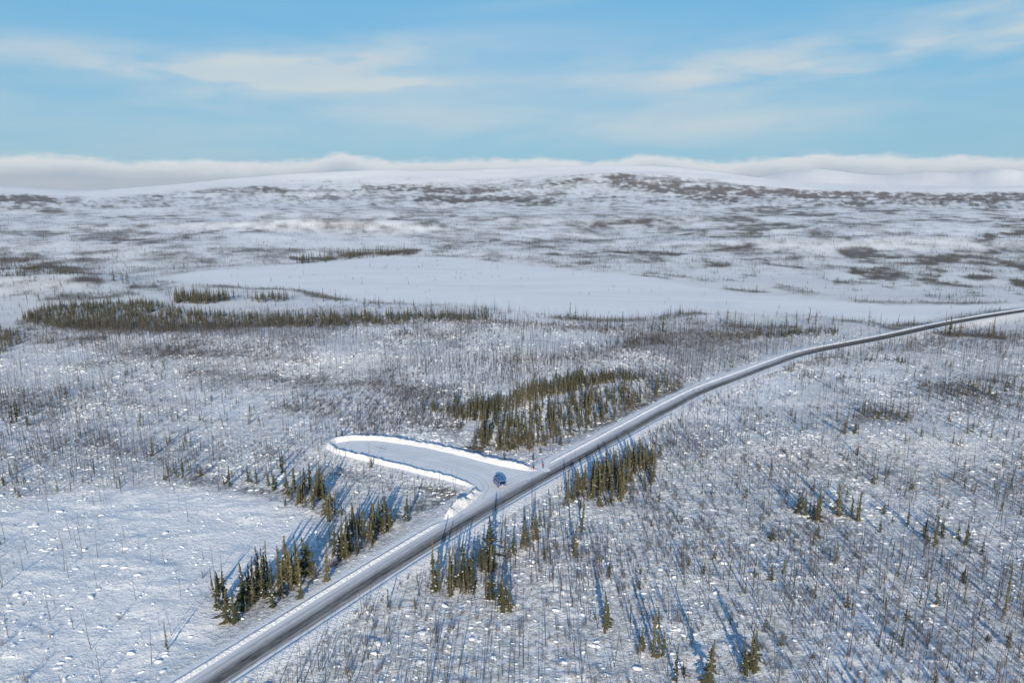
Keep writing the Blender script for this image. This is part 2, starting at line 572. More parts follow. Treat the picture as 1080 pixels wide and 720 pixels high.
def lot_mat():
    m, g, b = material('packed_snow')
    p = wcoord(g)
    mp = g.node('ShaderNodeMapping')
    mp.inputs['Rotation'].default_value = (0, 0, R(22))
    mp.inputs['Scale'].default_value = (0.045, 1.1, 1.0)
    g.l.new(p, mp.inputs[0])
    st = g.noise(mp.outputs[0], 1.0, 5, 0.65, 0.6)
    mp2 = g.node('ShaderNodeMapping')
    mp2.inputs['Rotation'].default_value = (0, 0, R(-38))
    mp2.inputs['Scale'].default_value = (0.06, 1.4, 1.0)
    g.l.new(p, mp2.inputs[0])
    st2 = g.noise(mp2.outputs[0], 1.0, 5, 0.65, 0.8)
    pt = g.noise(p, 0.12, 5, 0.6)
    f = g.math('ADD', g.math('MULTIPLY', g.ramp(st, 0.35, 0.7), 0.5), g.math('MULTIPLY', g.ramp(st2, 0.5, 0.75), 0.3))
    f = g.math('ADD', f, g.math('MULTIPLY', g.ramp(pt, 0.35, 0.7), 0.35), clamp=True)
    g.l.new(g.mix(f, (0.70, 0.715, 0.73), (0.86, 0.87, 0.875)), b.inputs['Base Color'])
    bp = g.node('ShaderNodeBump')
    bp.inputs['Strength'].default_value = 0.6
    bp.inputs['Distance'].default_value = 0.05
    g.l.new(g.math('ADD', st, g.math('ADD', st2, g.noise(p, 2.5, 3, 0.6))), bp.inputs['Height'])
    g.l.new(bp.outputs[0], b.inputs['Normal'])
    return m


M_LOT = lot_mat()
M_HUM = snow_mat('drifted_snow', 0.05, 2.0, 6.0)
M_NEEDLE = foliage_mat('spruce_needles', (0.042, 0.052, 0.030), (0.165, 0.142, 0.074), (0.100, 0.098, 0.053))
M_BARK = foliage_mat('spruce_bark', (0.08, 0.065, 0.05), (0.12, 0.10, 0.08), (0.10, 0.08, 0.065))
M_SNAG = foliage_mat('weathered_bare_wood', (0.055, 0.052, 0.056), (0.125, 0.11, 0.11), (0.08, 0.075, 0.08))
M_TWIG = foliage_mat('bare_shrub_twigs', (0.18, 0.165, 0.165), (0.12, 0.115, 0.125), (0.20, 0.17, 0.15))
M_FROST = simple('snow_on_boughs', (0.80, 0.82, 0.86), 0.9, 0.1, 0, 0.05)


# ------------------------------------------------------------------ mesh helpers
def link(name, me, mats, parent=None):
    o = bpy.data.objects.new(name, me)
    COL.objects.link(o)
    for mm in (mats if isinstance(mats, (list, tuple)) else [mats]):
        if mm is not None and me is not None:
            me.materials.append(mm)
    if parent is not None:
        o.parent = parent
    return o


def mesh_np(name, co, faces, smooth=True):
    me = bpy.data.meshes.new(name)
    co = np.asarray(co, np.float32)
    f = np.asarray(faces, np.int32)
    k = f.shape[1]
    me.vertices.add(len(co)); me.vertices.foreach_set('co', co.ravel())
    me.loops.add(f.size); me.loops.foreach_set('vertex_index', f.ravel())
    me.polygons.add(len(f))
    me.polygons.foreach_set('loop_start', np.arange(0, f.size, k, dtype=np.int32))
    me.polygons.foreach_set('use_smooth', np.full(len(f), smooth))
    me.update(calc_edges=True)
    return me


def tag(o, label=None, cat=None, group=None, kind=None):
    if label: o['label'] = label
    if cat: o['category'] = cat
    if group: o['group'] = group
    if kind: o['kind'] = kind
    return o


# ------------------------------------------------------------------ vegetation cover of the land, as read off the photograph
def band(px, py, pts, w):
    return np.exp(-(seg_dist(px, py, pts) / w) ** 2)


CLEAR = [(-40, 530), (60, 520), (160, 512), (230, 518), (300, 530), (345, 548), (330, 590), (250, 640), (180, 735), (-60, 735)]

FAR_WOOD = [   # (stroke points, half width px, strength, 0 brown .. 1 blue-grey far wood)
    ([(310, 272), (345, 270), (400, 267), (440, 266)], 3.5, 0.9, 0.3), ([(520, 257), (570, 252)], 3.0, 0.7, 0.2),
    ([(560, 268), (640, 268), (720, 269), (770, 264), (832, 257)], 2.6, 0.75, 0.4), ([(900, 287), (960, 280), (1010, 272), (1052, 268)], 5.0, 0.9, 0.6),
    ([(1045, 250), (1080, 246), (1150, 244)], 4.5, 0.9, 0.6), ([(1035, 280), (1055, 290), (1080, 298), (1150, 305)], 5.0, 0.75, 0.6),
    ([(840, 272), (880, 270), (900, 266)], 5.0, 0.6, 0.6), ([(720, 231), (800, 229), (880, 226)], 2.6, 0.8, 0.7),
    ([(740, 239), (850, 238)], 2.6, 0.6, 0.7), ([(440, 213), (520, 211), (580, 212)], 3.8, 1.15, 0.7),
    ([(120, 251), (170, 251), (230, 243), (290, 241), (360, 240), (450, 240)], 2.6, 0.8, 0.4), ([(0, 248), (30, 246)], 3.0, 0.7, 0.4),
    ([(610, 240), (680, 234), (720, 231)], 3.2, 0.8, 0.6), ([(-40, 212), (0, 211), (52, 209)], 4.5, 1.4, 0.9),
    ([(40, 223), (75, 221)], 3.0, 0.7, 0.7), ([(60, 229), (150, 230), (200, 226)], 3.0, 0.65, 0.6),
    ([(265, 199), (300, 200)], 3.5, 0.9, 1.0), ([(380, 199), (425, 201), (470, 203), (530, 201)], 3.6, 1.3, 1.0),
    ([(300, 190), (355, 191)], 2.0, 0.5, 1.0), ([(650, 190), (700, 196), (740, 203), (775, 208)], 8.5, 1.25, 1.0), ([(575, 196), (600, 190), (650, 186)], 2.5, 0.9, 1.0), ([(700, 191), (770, 199), (815, 204)], 4.0, 0.75, 1.0),
    ([(780, 202), (850, 203), (930, 205), (1000, 208), (1080, 208), (1200, 208)], 9.0, 1.1, 1.0), ([(900, 199), (1000, 201), (1080, 202)], 3.0, 0.7, 1.0),
    ([(590, 200), (640, 207), (720, 213)], 3.0, 0.6, 0.9), ([(560, 207), (610, 203)], 2.0, 0.5, 0.9), ([(100, 210), (160, 206), (240, 205)], 2.5, 0.5, 0.9),
    ([(700, 252), (800, 250), (900, 246), (980, 244)], 3.0, 0.5, 0.6), ([(620, 224), (700, 220), (800, 219)], 2.5, 0.5, 0.8),
    ([(470, 232), (560, 228)], 2.4, 0.4, 0.6), ([(-30, 272), (0, 274), (40, 279), (70, 286), (100, 296)], 12, 0.85, 0.5),
    ([(0, 262), (40, 268)], 4, 0.6, 0.5), ([(0, 300), (60, 305)], 4, 0.6, 0.4), ([(0, 240), (30, 241)], 3, 0.6, 0.5),
    ([(880, 300), (960, 298), (1080, 302)], 3.2, 0.55, 0.5), ([(780, 268), (830, 280), (870, 292)], 7, 0.4, 0.5),
    ([(140, 300), (180, 303), (130, 310), (40, 318)], 5, 0.6, 0.3), ([(120, 275), (200, 268), (280, 271)], 6, 0.28, 0.3),
    ([(820, 331), (900, 334), (960, 339), (1030, 333)], 2.0, 0.5, 0.3), ([(860, 318), (960, 322), (1060, 326)], 2.0, 0.5, 0.4), ([(690, 331), (740, 333)], 1.5, 0.3, 0.3),
    ([(560, 307), (620, 310)], 1.2, 0.35, 0.3), ([(450, 303), (480, 306)], 1.0, 0.35, 0.3), ([(505, 291), (600, 292), (660, 287)], 2.5, 0.35, 0.4),
]
NEAR_BRUSH = [([(350, 498), (420, 512), (475, 520)], 9, .5), ([(230, 400), (300, 420), (330, 450)], 14, .35), ([(0, 430), (60, 445), (120, 470)], 16, .3), ([(725, 340), (800, 346), (840, 345)], 3, .6), ([(495, 474), (600, 462), (715, 410)], 8, .5), ([(595, 530), (650, 510), (690, 482)], 7, .5), ([(250, 650), (335, 606)], 6, .4),
    ([(350, 595), (410, 556)], 7, .5), ([(180, 503), (300, 522), (350, 545)], 7, .45), ([(455, 620), (500, 615)], 6, .4), ([(930, 345), (1000, 352), (1060, 356)], 2.5, .6), # brown or grey thickets in the near and middle ground: stroke, half width px, strength
    ([(700, 470), (780, 490), (860, 500), (960, 510), (1060, 500)], 24, 0.30), ([(700, 570), (800, 545), (900, 560)], 20, 0.2),
    ([(90, 385), (170, 375), (260, 372), (330, 378)], 9, 0.45), ([(200, 390), (280, 400), (400, 405), (480, 420)], 14, 0.4),
    ([(330, 430), (420, 440), (480, 450)], 14, 0.45), ([(540, 380), (640, 372), (700, 356), (780, 360)], 6, 0.35),
    ([(720, 415), (780, 395), (835, 380)], 4, 0.35), ([(715, 425), (770, 405), (840, 385), (880, 375)], 4, 0.4),
    ([(440, 530), (480, 520), (420, 545)], 8, 0.5), ([(320, 530), (380, 520)], 10, 0.3), ([(240, 720), (330, 680), (420, 630)], 9, 0.3),
    ([(640, 480), (700, 470), (760, 470)], 14, 0.4), ([(980, 410), (1040, 400), (1080, 395)], 7, 0.45), ([(900, 440), (960, 436)], 9, 0.3),
    ([(0, 410), (30, 420), (60, 440)], 12, 0.3), ([(60, 440), (120, 420), (180, 440)], 14, 0.25), ([(560, 560), (660, 600), (700, 660)], 24, 0.16),
    ([(930, 640), (1000, 600), (1060, 560)], 20, 0.16), ([(660, 360), (720, 352), (800, 352), (880, 348)], 3, 0.5), ([(0, 362), (60, 360), (110, 356)], 4, 0.6),
    ([(20, 340), (140, 348), (300, 343), (500, 338)], 6, 0.5), ([(130, 378), (220, 362)], 3, 0.5), ([(470, 338), (560, 341), (640, 348)], 2.0, 0.5),
]


def cover(x, y, z):
    """how much bush or wood stands on each place (0..1), and how much of it is far dark wood"""
    px, py = pix(x, y, z)
    r = np.hypot(x, y)
    px = np.nan_to_num(px, nan=-9e3); py = np.nan_to_num(py, nan=9e3)
    veg = np.zeros(len(x)); wood = np.zeros(len(x))
    wx = 14 * fbm(x, y, 260, 3, 301) * sstep(500, 1200, r); wy = 5.0 * fbm(px, py, 60, 4, 311) * sstep(400, 900, r)
    front = (py > 150) & (py < 800) & (px > -300) & (px < 1400)
    fx, fy = px + wx, py + wy
    far = front & (py < 345)
    for pts, w, k, pu in FAR_WOOD:
        m = far & (np.abs(py - np.mean([p[1] for p in pts])) < 60)
        v = band(fx[m], fy[m], pts, w) * k
        veg[m] = np.maximum(veg[m], v); wood[m] = np.maximum(wood[m], v * pu)
    near = front & (py > 325)
    for pts, w, k in NEAR_BRUSH:
        v = band(fx[near], fy[near], pts, w) * k
        veg[near] = np.maximum(veg[near], v)
    # open mosaic everywhere: long streaks of brush, bog edges, burnt ground
    yy = 64800.0 / np.maximum(r, 60)
    n = fbm(px * 0.35, yy * 3.2, 26, 4, 401, 0.62) ; n2 = fbm(x, y, 120, 4, 411, 0.6); n3 = fbm(px, yy * 9, 22, 4, 407, 0.6)
    nh = fbm(px + 3 * py, py * 8, 52, 5, 433, 0.62)
    n = np.where(r > 2600, nh, n); n3 = np.where(r > 2600, fbm(px, py * 4, 12, 3, 437), n3)
    n5 = np.where(r > 2600, fbm(px, py * 3, 4.5, 2, 471), fbm(x, y, 30, 3, 473))
    mos = sstep(-0.22, 0.55, n * 0.75 + n2 * 0.25 + n3 * 0.6 + n5 * 0.55)
    veg = veg * (0.70 + 0.30 * sstep(-0.35, 0.1, n3 + 0.4 * n2)) * (1 + 0.35 * n3 + 0.45 * n5)
    veg = np.maximum(veg * (1 + 0.5 * n5), mos * (0.74 + 0.18 * sstep(650, 950, px)) * sstep(430, 900, r) * (1 - 0.7 * sstep(6500, 9000, r)))
    thinv = np.clip(0.42 + 0.30 * n3 + 0.28 * n5 + 0.22 * n, 0.05, 0.62) * sstep(480, 1000, r) * (1 - 0.75 * sstep(7000, 9000, r))
    thinv = thinv * (1 - 0.75 * sstep(500, 640, px) * sstep(283, 292, py) * (1 - sstep(326, 336, py)))
    slope = sstep(650, 740, px) * sstep(189, 196, py) * (1 - sstep(210, 217, py)) * 0.85 + 0.42 * sstep(60, 140, px) * (1 - sstep(360, 430, px)) * sstep(192, 197, py) * (1 - sstep(211, 217, py)) + 0.5 * band(px, py, [(395, 200), (540, 202)], 4.0)
    thinv = np.maximum(thinv, np.where(r > 2500, slope * (0.62 + 0.5 * n3 + 0.5 * n5), 0))
    veg = np.maximum(veg, thinv)
    n4 = fbm(x, y, 1500, 5, 421, 0.6)
    hill = sstep(-0.12, 0.45, n4 + 0.6 * n3 + 0.4 * n5) * sstep(2500, 4500, r) * (1 - sstep(7600, 9200, r))
    veg = np.maximum(veg, hill * 0.62); wood = np.maximum(wood, sstep(1500, 5000, r) * 0.9)
    veg = veg * (1 - 0.45 * sstep(222, 250, px) * (1 - sstep(400, 445, px)) * sstep(245, 249, py) * (1 - sstep(259, 263, py)))
    cy = np.interp(px, *CREST_XY)
    veg = veg * np.where(r > 4000, sstep(1.5, 7.0, py - cy), 1.0)
    return np.clip(veg, 0, 1), np.clip(wood, 0, 1)


# ------------------------------------------------------------------ the land: one sheet
def build_ground():
    rows = [3.0, 15, 30, 45, 58]
    r = 66.0
    while r < 2300:
        rows.append(r)
        r += min(max(r * r / (720 * 90.0) * 1.05, 0.42), 34.0)
    while r < 13000:
        rows.append(r); r += 62 + (r - 2300) * 0.012
    while r < 42000:
        rows.append(r); r *= 1.035
    rows = np.array(rows)
    cols = np.concatenate([np.linspace(-R(44), R(44), 760), np.linspace(R(44), 2 * math.pi - R(44), 72)[1:-1]])
    nr, nc = len(rows), len(cols)
    A, RR = np.meshgrid(cols, rows)
    x = (RR * np.sin(A)).ravel(); y = (RR * np.cos(A)).ravel()
    z, D, SG, pd, ld = ground(x, y)
    i = np.arange(nr - 1)[:, None] * nc; j = np.arange(nc)[None, :]; jn = (j + 1) % nc
    f = np.stack([(i + j), (i + jn), (i + nc + jn), (i + nc + j)], -1).reshape(-1, 4)
    me = mesh_np('snowy_ground', np.stack([x, y, z], 1), f[:, ::-1])
    veg, wood = cover(x, y, z)
    shore = np.exp(-((ld - 9) / 9.0) ** 2) * sstep(-0.25, 0.35, fbm(x, y, 60, 3, 93))
    veg = np.maximum(veg, shore * 0.7)
    keep = sstep(5.5, 9.5, D) * sstep(1.5, 6, pd) * (0.06 + 0.94 * sstep(-12, 4, ld))
    keep = np.where(ld < 6, keep * (0.35 + 0.65 * sstep(-12, 4, ld)), keep)
    veg = veg * keep
    smooth = np.maximum.reduce([1 - sstep(5.0, 8.5, D), 1 - sstep(0.0, 3.0, pd), 0.75 * (1 - sstep(-15, 5, ld)), 0.8 * sstep(600, 1500, np.hypot(x, y))])
    cpx, cpy = pix(x, y, z)
    cl = poly_dist(x, y, [at(*p) for p in CLEAR], 30)
    smooth = np.maximum(smooth, 0.58 * (1 - sstep(-12, 6, cl + 14 * fbm(x, y, 30, 3, 77))))
    smooth = np.maximum(smooth, 0.5 * sstep(0.1, 0.45, fbm(x, y, 45, 4, 88)) * (np.hypot(x, y) < 600))
    for nm, arr in (('veg', veg), ('wood', wood), ('smooth', smooth)):
        a = me.attributes.new(nm, 'FLOAT', 'POINT'); a.data.foreach_set('value', arr.astype(np.float32))
    o = link('ground', me, M_GROUND)
    tag(o, kind='structure', label='snow covered tundra with brush patches running out to white hills')
    return o


build_ground()


# ------------------------------------------------------------------ highway, pullout floor, snow banks
def frame_along(line):
    t = np.gradient(line, axis=0)
    t /= np.linalg.norm(t, axis=1)[:, None]
    return t, np.stack([t[:, 1], -t[:, 0]], 1)      # tangent, right-hand normal


def build_road():
    t, n = frame_along(ROAD)
    us = np.linspace(-ROAD_HALF, ROAD_HALF, 17)
    co = []; uv = []
    s = np.concatenate([[0], np.cumsum(np.hypot(*np.diff(ROAD, axis=0).T))])
    for k in range(len(ROAD)):
        for u in us:
            p = ROAD[k] + n[k] * u
            co.append((p[0], p[1], ROAD_Z[k] + 0.03 + 0.07 * (1 - (u / ROAD_HALF) ** 2)))
            uv.append(((u / ROAD_HALF + 1) / 2, s[k]))
    m = len(us)
    i = np.arange(len(ROAD) - 1)[:, None] * m; j = np.arange(m - 1)[None, :]
    f = np.stack([i + j, i + j + 1, i + m + j + 1, i + m + j], -1).reshape(-1, 4)
    me = mesh_np('highway', co, f)
    ul = me.uv_layers.new(name='UVMap')
    ul.data.foreach_set('uv', np.array(uv, np.float32)[f.ravel()].ravel())
    tag(link('road', me, M_ROAD), kind='structure', label='straight two-lane highway, dark asphalt streaked with blown snow')


build_road()


def sweep_bank(name, line, hgt, w_in, w_out, zfun, seed, flip=1, lump=0.2, taper=6, skirt=0, near_h=1.0):
    """a ploughed ridge of snow along a line; w_in is the slope on the right-hand side"""
    t, n = frame_along(line)
    K = 11
    q = np.concatenate([np.linspace(-w_out, 0, 6), np.linspace(0, w_in, 6)[1:]])
    prof = np.concatenate([np.linspace(0, 1, 6) ** 0.8, (np.linspace(1, 0, 6) ** 0.8)[1:]])
    s = np.concatenate([[0], np.cumsum(np.hypot(*np.diff(line, axis=0).T))])
    L = s[-1]
    ends = sstep(0, taper, s) * sstep(0, taper, L - s) * (1 + (near_h - 1) * sstep(0.50, 0.60, s / L))
    qq = np.repeat(q[None], len(line), 0)
    if skirt:
        qq[:, :6] *= (1 + (skirt / w_out - 1) * sstep(0.50, 0.62, s / L))[:, None]
    X = line[:, 0][:, None] + n[:, 0][:, None] * qq * flip
    Y = line[:, 1][:, None] + n[:, 1][:, None] * qq * flip
    rough = 1 + lump * 1.2 * fbm(X, Y, 1.7, 3, seed, 0.7) + lump * 0.7 * fbm(X, Y, 11.0, 2, seed + 9)
    z0 = zfun(line)
    Z = z0[:, None] - 0.18 + (hgt * ends[:, None] * prof[None]) * rough + 0.18 * prof[None] * ends[:, None]
    wig = lump * 0.7 * fbm(X, Y, 4.0, 2, seed + 5)
    X = X + n[:, 0][:, None] * wig; Y = Y + n[:, 1][:, None] * wig
    m = K
    i = np.arange(len(line) - 1)[:, None] * m; j = np.arange(m - 1)[None, :]
    f = np.stack([i + j, i + j + 1, i + m + j + 1, i + m + j], -1).reshape(-1, 4)
    if flip < 0:
        f = f[:, ::-1]
    me = mesh_np(name, np.stack([X, Y, Z], -1).reshape(-1, 3), f)
    return tag(link(name, me, M_BANK), kind='structure')


def road_offset(off, a, b):
    t, n = frame_along(ROAD)
    return (ROAD + n * off)[a:b]


def iroad(px, py):
    p = np.array(at(px, py))
    return int(np.argmin(np.hypot(*(ROAD - p).T)))


ia, ib = iroad(487, 551), iroad(586, 496)
iend = iroad(1080, 326.5) + 300


def rz(a, b):
    return lambda line: ROAD_Z[a:b]


sweep_bank('snow_bank', road_offset(-(ROAD_HALF + 0.45), 0, ia), 0.55, 0.9, 1.3, rz(0, ia), 3, lump=0.12)['label'] = 'low ploughed snow bank along the highway edge before the pullout'
sweep_bank('snow_bank', road_offset(-(ROAD_HALF + 0.45), ib, iend), 0.40, 0.8, 1.2, rz(ib, iend), 4, lump=0.16)['label'] = 'low ploughed snow bank along the highway edge beyond the pullout'
im = iroad(700, 432)
sweep_bank('snow_bank', road_offset(ROAD_HALF + 1.5, 0, im), 0.60, 3.2, 0.9, rz(0, im), 5, lump=0.14)['label'] = 'low ploughed snow bank along the highway edge across from the pullout'
sweep_bank('snow_bank', road_offset(ROAD_HALF + 1.7, im, iend), 0.14, 2.6, 0.9, rz(im, iend), 6, lump=0.14)['label'] = 'thin snow bank along the near edge of the distant highway'


def build_pull():
    bm = bmesh.new()
    t, n = frame_along(ROAD)
    vs = [bm.verts.new((x, y, PULL_Z + 0.012)) for x, y in PULL]
    f = bm.faces.new(vs)
    bmesh.ops.triangulate(bm, faces=[f])
    bmesh.ops.recalc_face_normals(bm, faces=bm.faces)
    for f in bm.faces:
        if f.normal.z < 0:
            f.normal_flip()
    me = bpy.data.meshes.new('pullout'); bm.to_mesh(me); bm.free()
    tag(link('pullout', me, M_LOT), kind='structure', label='ploughed parking loop floored with packed snow beside the highway')


build_pull()
rim = smooth_line([at(*p) for p in PULL_PX[:17]], 0.8, 10)
bank = sweep_bank('snow_bank', rim, 1.30, 2.1, 1.7, lambda l: np.full(len(l), PULL_Z), 8, flip=-1, lump=0.30, taper=9, skirt=1.15, near_h=0.95)
bank['label'] = 'tall bright snow bank curving round the ploughed parking loop'
heap = smooth_line([at(*p) for p in [(508, 517), (497, 527), (486, 536), (474, 546), (466, 552)]], 0.6, 4)
bank = sweep_bank('snow_heap', heap, 1.7, 1.7, 1.9, lambda l: np.full(len(l), PULL_Z), 14, lump=0.95, taper=5)
bank['label'] = 'rough lumpy heap of ploughed snow where the pullout meets the highway'


M_TRACK = snow_mat('tyre_pressed_snow', 0.05, 1.5, 5.0, (0.60, 0.61, 0.63))


def tyre_track(pts, off, wid=0.34):
    line = smooth_line([at(*p) for p in pts], 0.5, 12)
    t, n = frame_along(line)
    a = line + n * (off - wid / 2); b = line + n * (off + wid / 2)
    m = len(line)
    co = np.concatenate([np.c_[a, np.full(m, PULL_Z + 0.017)], np.c_[b, np.full(m, PULL_Z + 0.017)]])
    i = np.arange(m - 1)
    f = np.stack([i, i + m, i + m + 1, i + 1], 1)
    tag(link('tyre_track', mesh_np('tyre_track', co, f), M_TRACK), kind='structure', label='pair of tyre tracks pressed into the pullout snow')


for path in ([(571, 500.5), (556, 503), (541, 508), (530, 514.5), (523, 505)], [(525, 506), (505, 496), (470, 487), (420, 477), (385, 470)], [(392, 473), (430, 483), (470, 494), (505, 506), (514, 515), (506, 528)]):
    for off in (-0.8, 0.8):
        tyre_track(path, off)


# ------------------------------------------------------------------ plant models
def tri_mesh(name, vs, fs, mi, mats):
    me = bpy.data.meshes.new(name)
    me.from_pydata(vs, [], fs)
    for mm in mats:
        me.materials.append(mm)
    me.polygons.foreach_set('material_index', np.array(mi, np.int32))
    me.update()
    return me


def cone(vs, fs, mi, a, b, ra, rb, n=5, m=0):
    a = Vector(a); b = Vector(b)
    d = (b - a).normalized()
    u = d.orthogonal().normalized(); w = d.cross(u)
    k = len(vs)
    for p, r in ((a, ra), (b, rb)):
        for i in range(n):
            t = 2 * math.pi * i / n
            vs.append(tuple(p + u * math.cos(t) * r + w * math.sin(t) * r))
    for i in range(n):
        j = (i + 1) % n
        fs.append((k + i, k + j, k + n + j, k + n + i)); mi.append(m)


def spruce_meshes(seed, H=7.0, RAD=0.75, levels=34, per=6, club=0.0, bare=0.06, frost=0.10):
    rd = random.Random(seed)
    tv, tf, tm = [], [], []
    pts = [Vector((0, 0, -0.3))]
    for k in range(1, 5):
        pts.append(Vector((rd.uniform(-.05, .05) * k / 2, rd.uniform(-.05, .05) * k / 2, H * k / 4 * 0.985)))
    for k in range(4):
        cone(tv, tf, tm, pts[k], pts[k + 1], 0.10 * (1 - k / 4.3), 0.10 * (1 - (k + 1) / 4.3), 5)
    trunk = tri_mesh('spruce_trunk', tv, tf, tm, [M_BARK])
    cv, cf, cm = [], [], []

    def axis(z):
        t = min(max(z / H * 4, 0), 3.999); k = int(t)
        return pts[k].lerp(pts[k + 1], t - k)
    lop = rd.uniform(0, 6.28)
    for L in range(levels):
        f = L / (levels - 1)
        z = H * (bare + (1 - bare) * f)
        c = axis(z)
        rad = RAD * ((1 - f) ** 1.0 * 0.95 + 0.05) * (0.68 + 0.6 * rd.random())
        if club:
            rad += club * math.exp(-((f - 0.88) / 0.08) ** 2)
        if rd.random() < 0.13:
            rad *= 0.5
        n = per if f < 0.8 else per - 2
        a0 = rd.uniform(0, 6.28)
        if L % 4 == 0:
            gap = rd.uniform(0, 6.28); walk = rd.uniform(.6, 1.35)
        rad *= walk
        for i in range(n):
            a = a0 + 6.283 * i / n + rd.uniform(-.35, .35)
            r = rad * (0.40 + 0.85 * rd.random() ** 1.3) * (1 + 0.22 * math.cos(a - lop))
            if rd.random() < 0.16 or math.cos(a - gap) > 0.75:
                continue
            dr = -0.22 * r - 0.05 + (0.30 * f) * r + rd.uniform(-.06, .06)
            w = 0.17 + 0.20 * r
            d = Vector((math.cos(a), math.sin(a), 0)); s = Vector((-d.y, d.x, 0))
            up = Vector((0, 0, 0.06))
            b0 = c + up; tip = c + d * r + Vector((0, 0, dr)); mid = c + d * r * 0.55 + Vector((0, 0, dr * 0.4 + 0.05))
            k = len(cv)
            cv += [tuple(b0), tuple(mid - s * w * 0.6 - Vector((0, 0, 0.12))), tuple(tip), tuple(mid + s * w * 0.6 - Vector((0, 0, 0.12))), tuple(mid - Vector((0, 0, 0.30)))]
            cf += [(k, k + 1, k + 2), (k, k + 2, k + 3), (k + 1, k + 4, k + 2), (k + 2, k + 4, k + 3)]; cm += [0, 0, 0, 0]
            if rd.random() < frost:
                h = Vector((0, 0, 0.05)); q = rd.uniform(.35, .65)
                k = len(cv)
                cv += [tuple(b0.lerp(tip, q * .5) + h * 1.4), tuple(mid - s * w * 0.4 + h), tuple(mid.lerp(tip, .6) + h), tuple(mid + s * w * 0.4 + h)]
                cf += [(k, k + 1, k + 2), (k, k + 2, k + 3)]; cm += [1, 1]
    k = len(cv)
    tp = axis(H)
    cv += [tuple(tp + Vector((0.05, 0, -0.4))), tuple(tp + Vector((-0.04, 0.05, -0.4))), tuple(tp + Vector((-0.03, -0.05, -0.4))), tuple(tp + Vector((0, 0, 0.25)))]
    cf += [(k, k + 1, k + 3), (k + 1, k + 2, k + 3), (k + 2, k, k + 3)]; cm += [0, 0, 0]
    crown = tri_mesh('spruce_crown', cv, cf, cm, [M_NEEDLE, M_FROST])
    return trunk, crown


def joined(name, *meshes):
    """one mesh out of several (for the distant, uncounted plants)"""
    vs, fs, mi, mats = [], [], [], []
    for me in meshes:
        k = len(vs); mo = len(mats)
        mats += list(me.materials)
        vs += [tuple(v.co) for v in me.vertices]
        for p in me.polygons:
            fs.append(tuple(k + i for i in p.vertices)); mi.append(mo + p.material_index)
    return tri_mesh(name, vs, fs, mi, mats)


def snag_mesh(seed, H=4.2, twigs=9):
    rd = random.Random(seed)
    vs, fs, mi = [], [], []
    p = Vector((0, 0, -0.2)); r = 0.068
    lean = Vector((rd.uniform(-.08, .08), rd.uniform(-.08, .08), 0))
    segs = 3
    pts = [p]
    for k in range(segs):
        q = Vector((0, 0, H * (k + 1) / segs)) + lean * (k + 1) + Vector((rd.uniform(-.05, .05), rd.uniform(-.05, .05), 0))
        cone(vs, fs, mi, p, q, r, r * 0.62, 4)
        p = q; r *= 0.62; pts.append(q)
    for i in range(twigs):
        f = rd.uniform(0.25, 0.98)
        t = f * segs; k = min(int(t), segs - 1)
        c = pts[k].lerp(pts[k + 1], t - k)
        a = rd.uniform(0, 6.28); L = rd.uniform(.2, .75) * (1.15 - f * .7)
        d = Vector((math.cos(a), math.sin(a), rd.uniform(-.2, .8)))
        e = c + d * L
        s = Vector((-d.y, d.x, 0)) * 0.022
        k = len(vs)
        vs += [tuple(c - s), tuple(c + s), tuple(e), tuple(c + Vector((0, 0, 0.04)))]
        fs += [(k, k + 1, k + 2), (k, k + 3, k + 2)]; mi += [0, 0]
    return tri_mesh('bare_snag', vs, fs, mi, [M_SNAG])


def bush_mesh(seed, n=22, H=1.3, spread=0.75):
    rd = random.Random(seed)
    vs, fs, mi = [], [], []
    for i in range(n):
        a = rd.uniform(0, 6.28); rr = rd.uniform(0, .35)
        b = Vector((math.cos(a) * rr, math.sin(a) * rr, -0.1))
        h = H * rd.uniform(.5, 1.1); sp = spread * rd.uniform(.2, 1)
        t = Vector((math.cos(a + rd.uniform(-.6, .6)) * sp, math.sin(a + rd.uniform(-.6, .6)) * sp, h))
        m = b.lerp(t, .55) + Vector((0, 0, .12))
        wd = rd.uniform(.010, .022)
        u = Vector((math.cos(a + 1.57), math.sin(a + 1.57), 0)) * wd
        k = len(vs)
        vs += [tuple(b - u), tuple(b + u), tuple(m + u * .8), tuple(m - u * .8), tuple(t)]
        fs += [(k, k + 1, k + 2, k + 3), (k + 3, k + 2, k + 4)]; mi += [0, 0]
        for _ in range(3):
            q = m.lerp(t, rd.uniform(-.3, .6)); e = q + Vector((rd.uniform(-.35, .35), rd.uniform(-.35, .35), rd.uniform(.1, .45)))
            k = len(vs)
            vs += [tuple(q - u * .6), tuple(q + u * .6), tuple(e)]
            fs.append((k, k + 1, k + 2)); mi.append(0)
    return tri_mesh('shrub', vs, fs, mi, [M_TWIG])


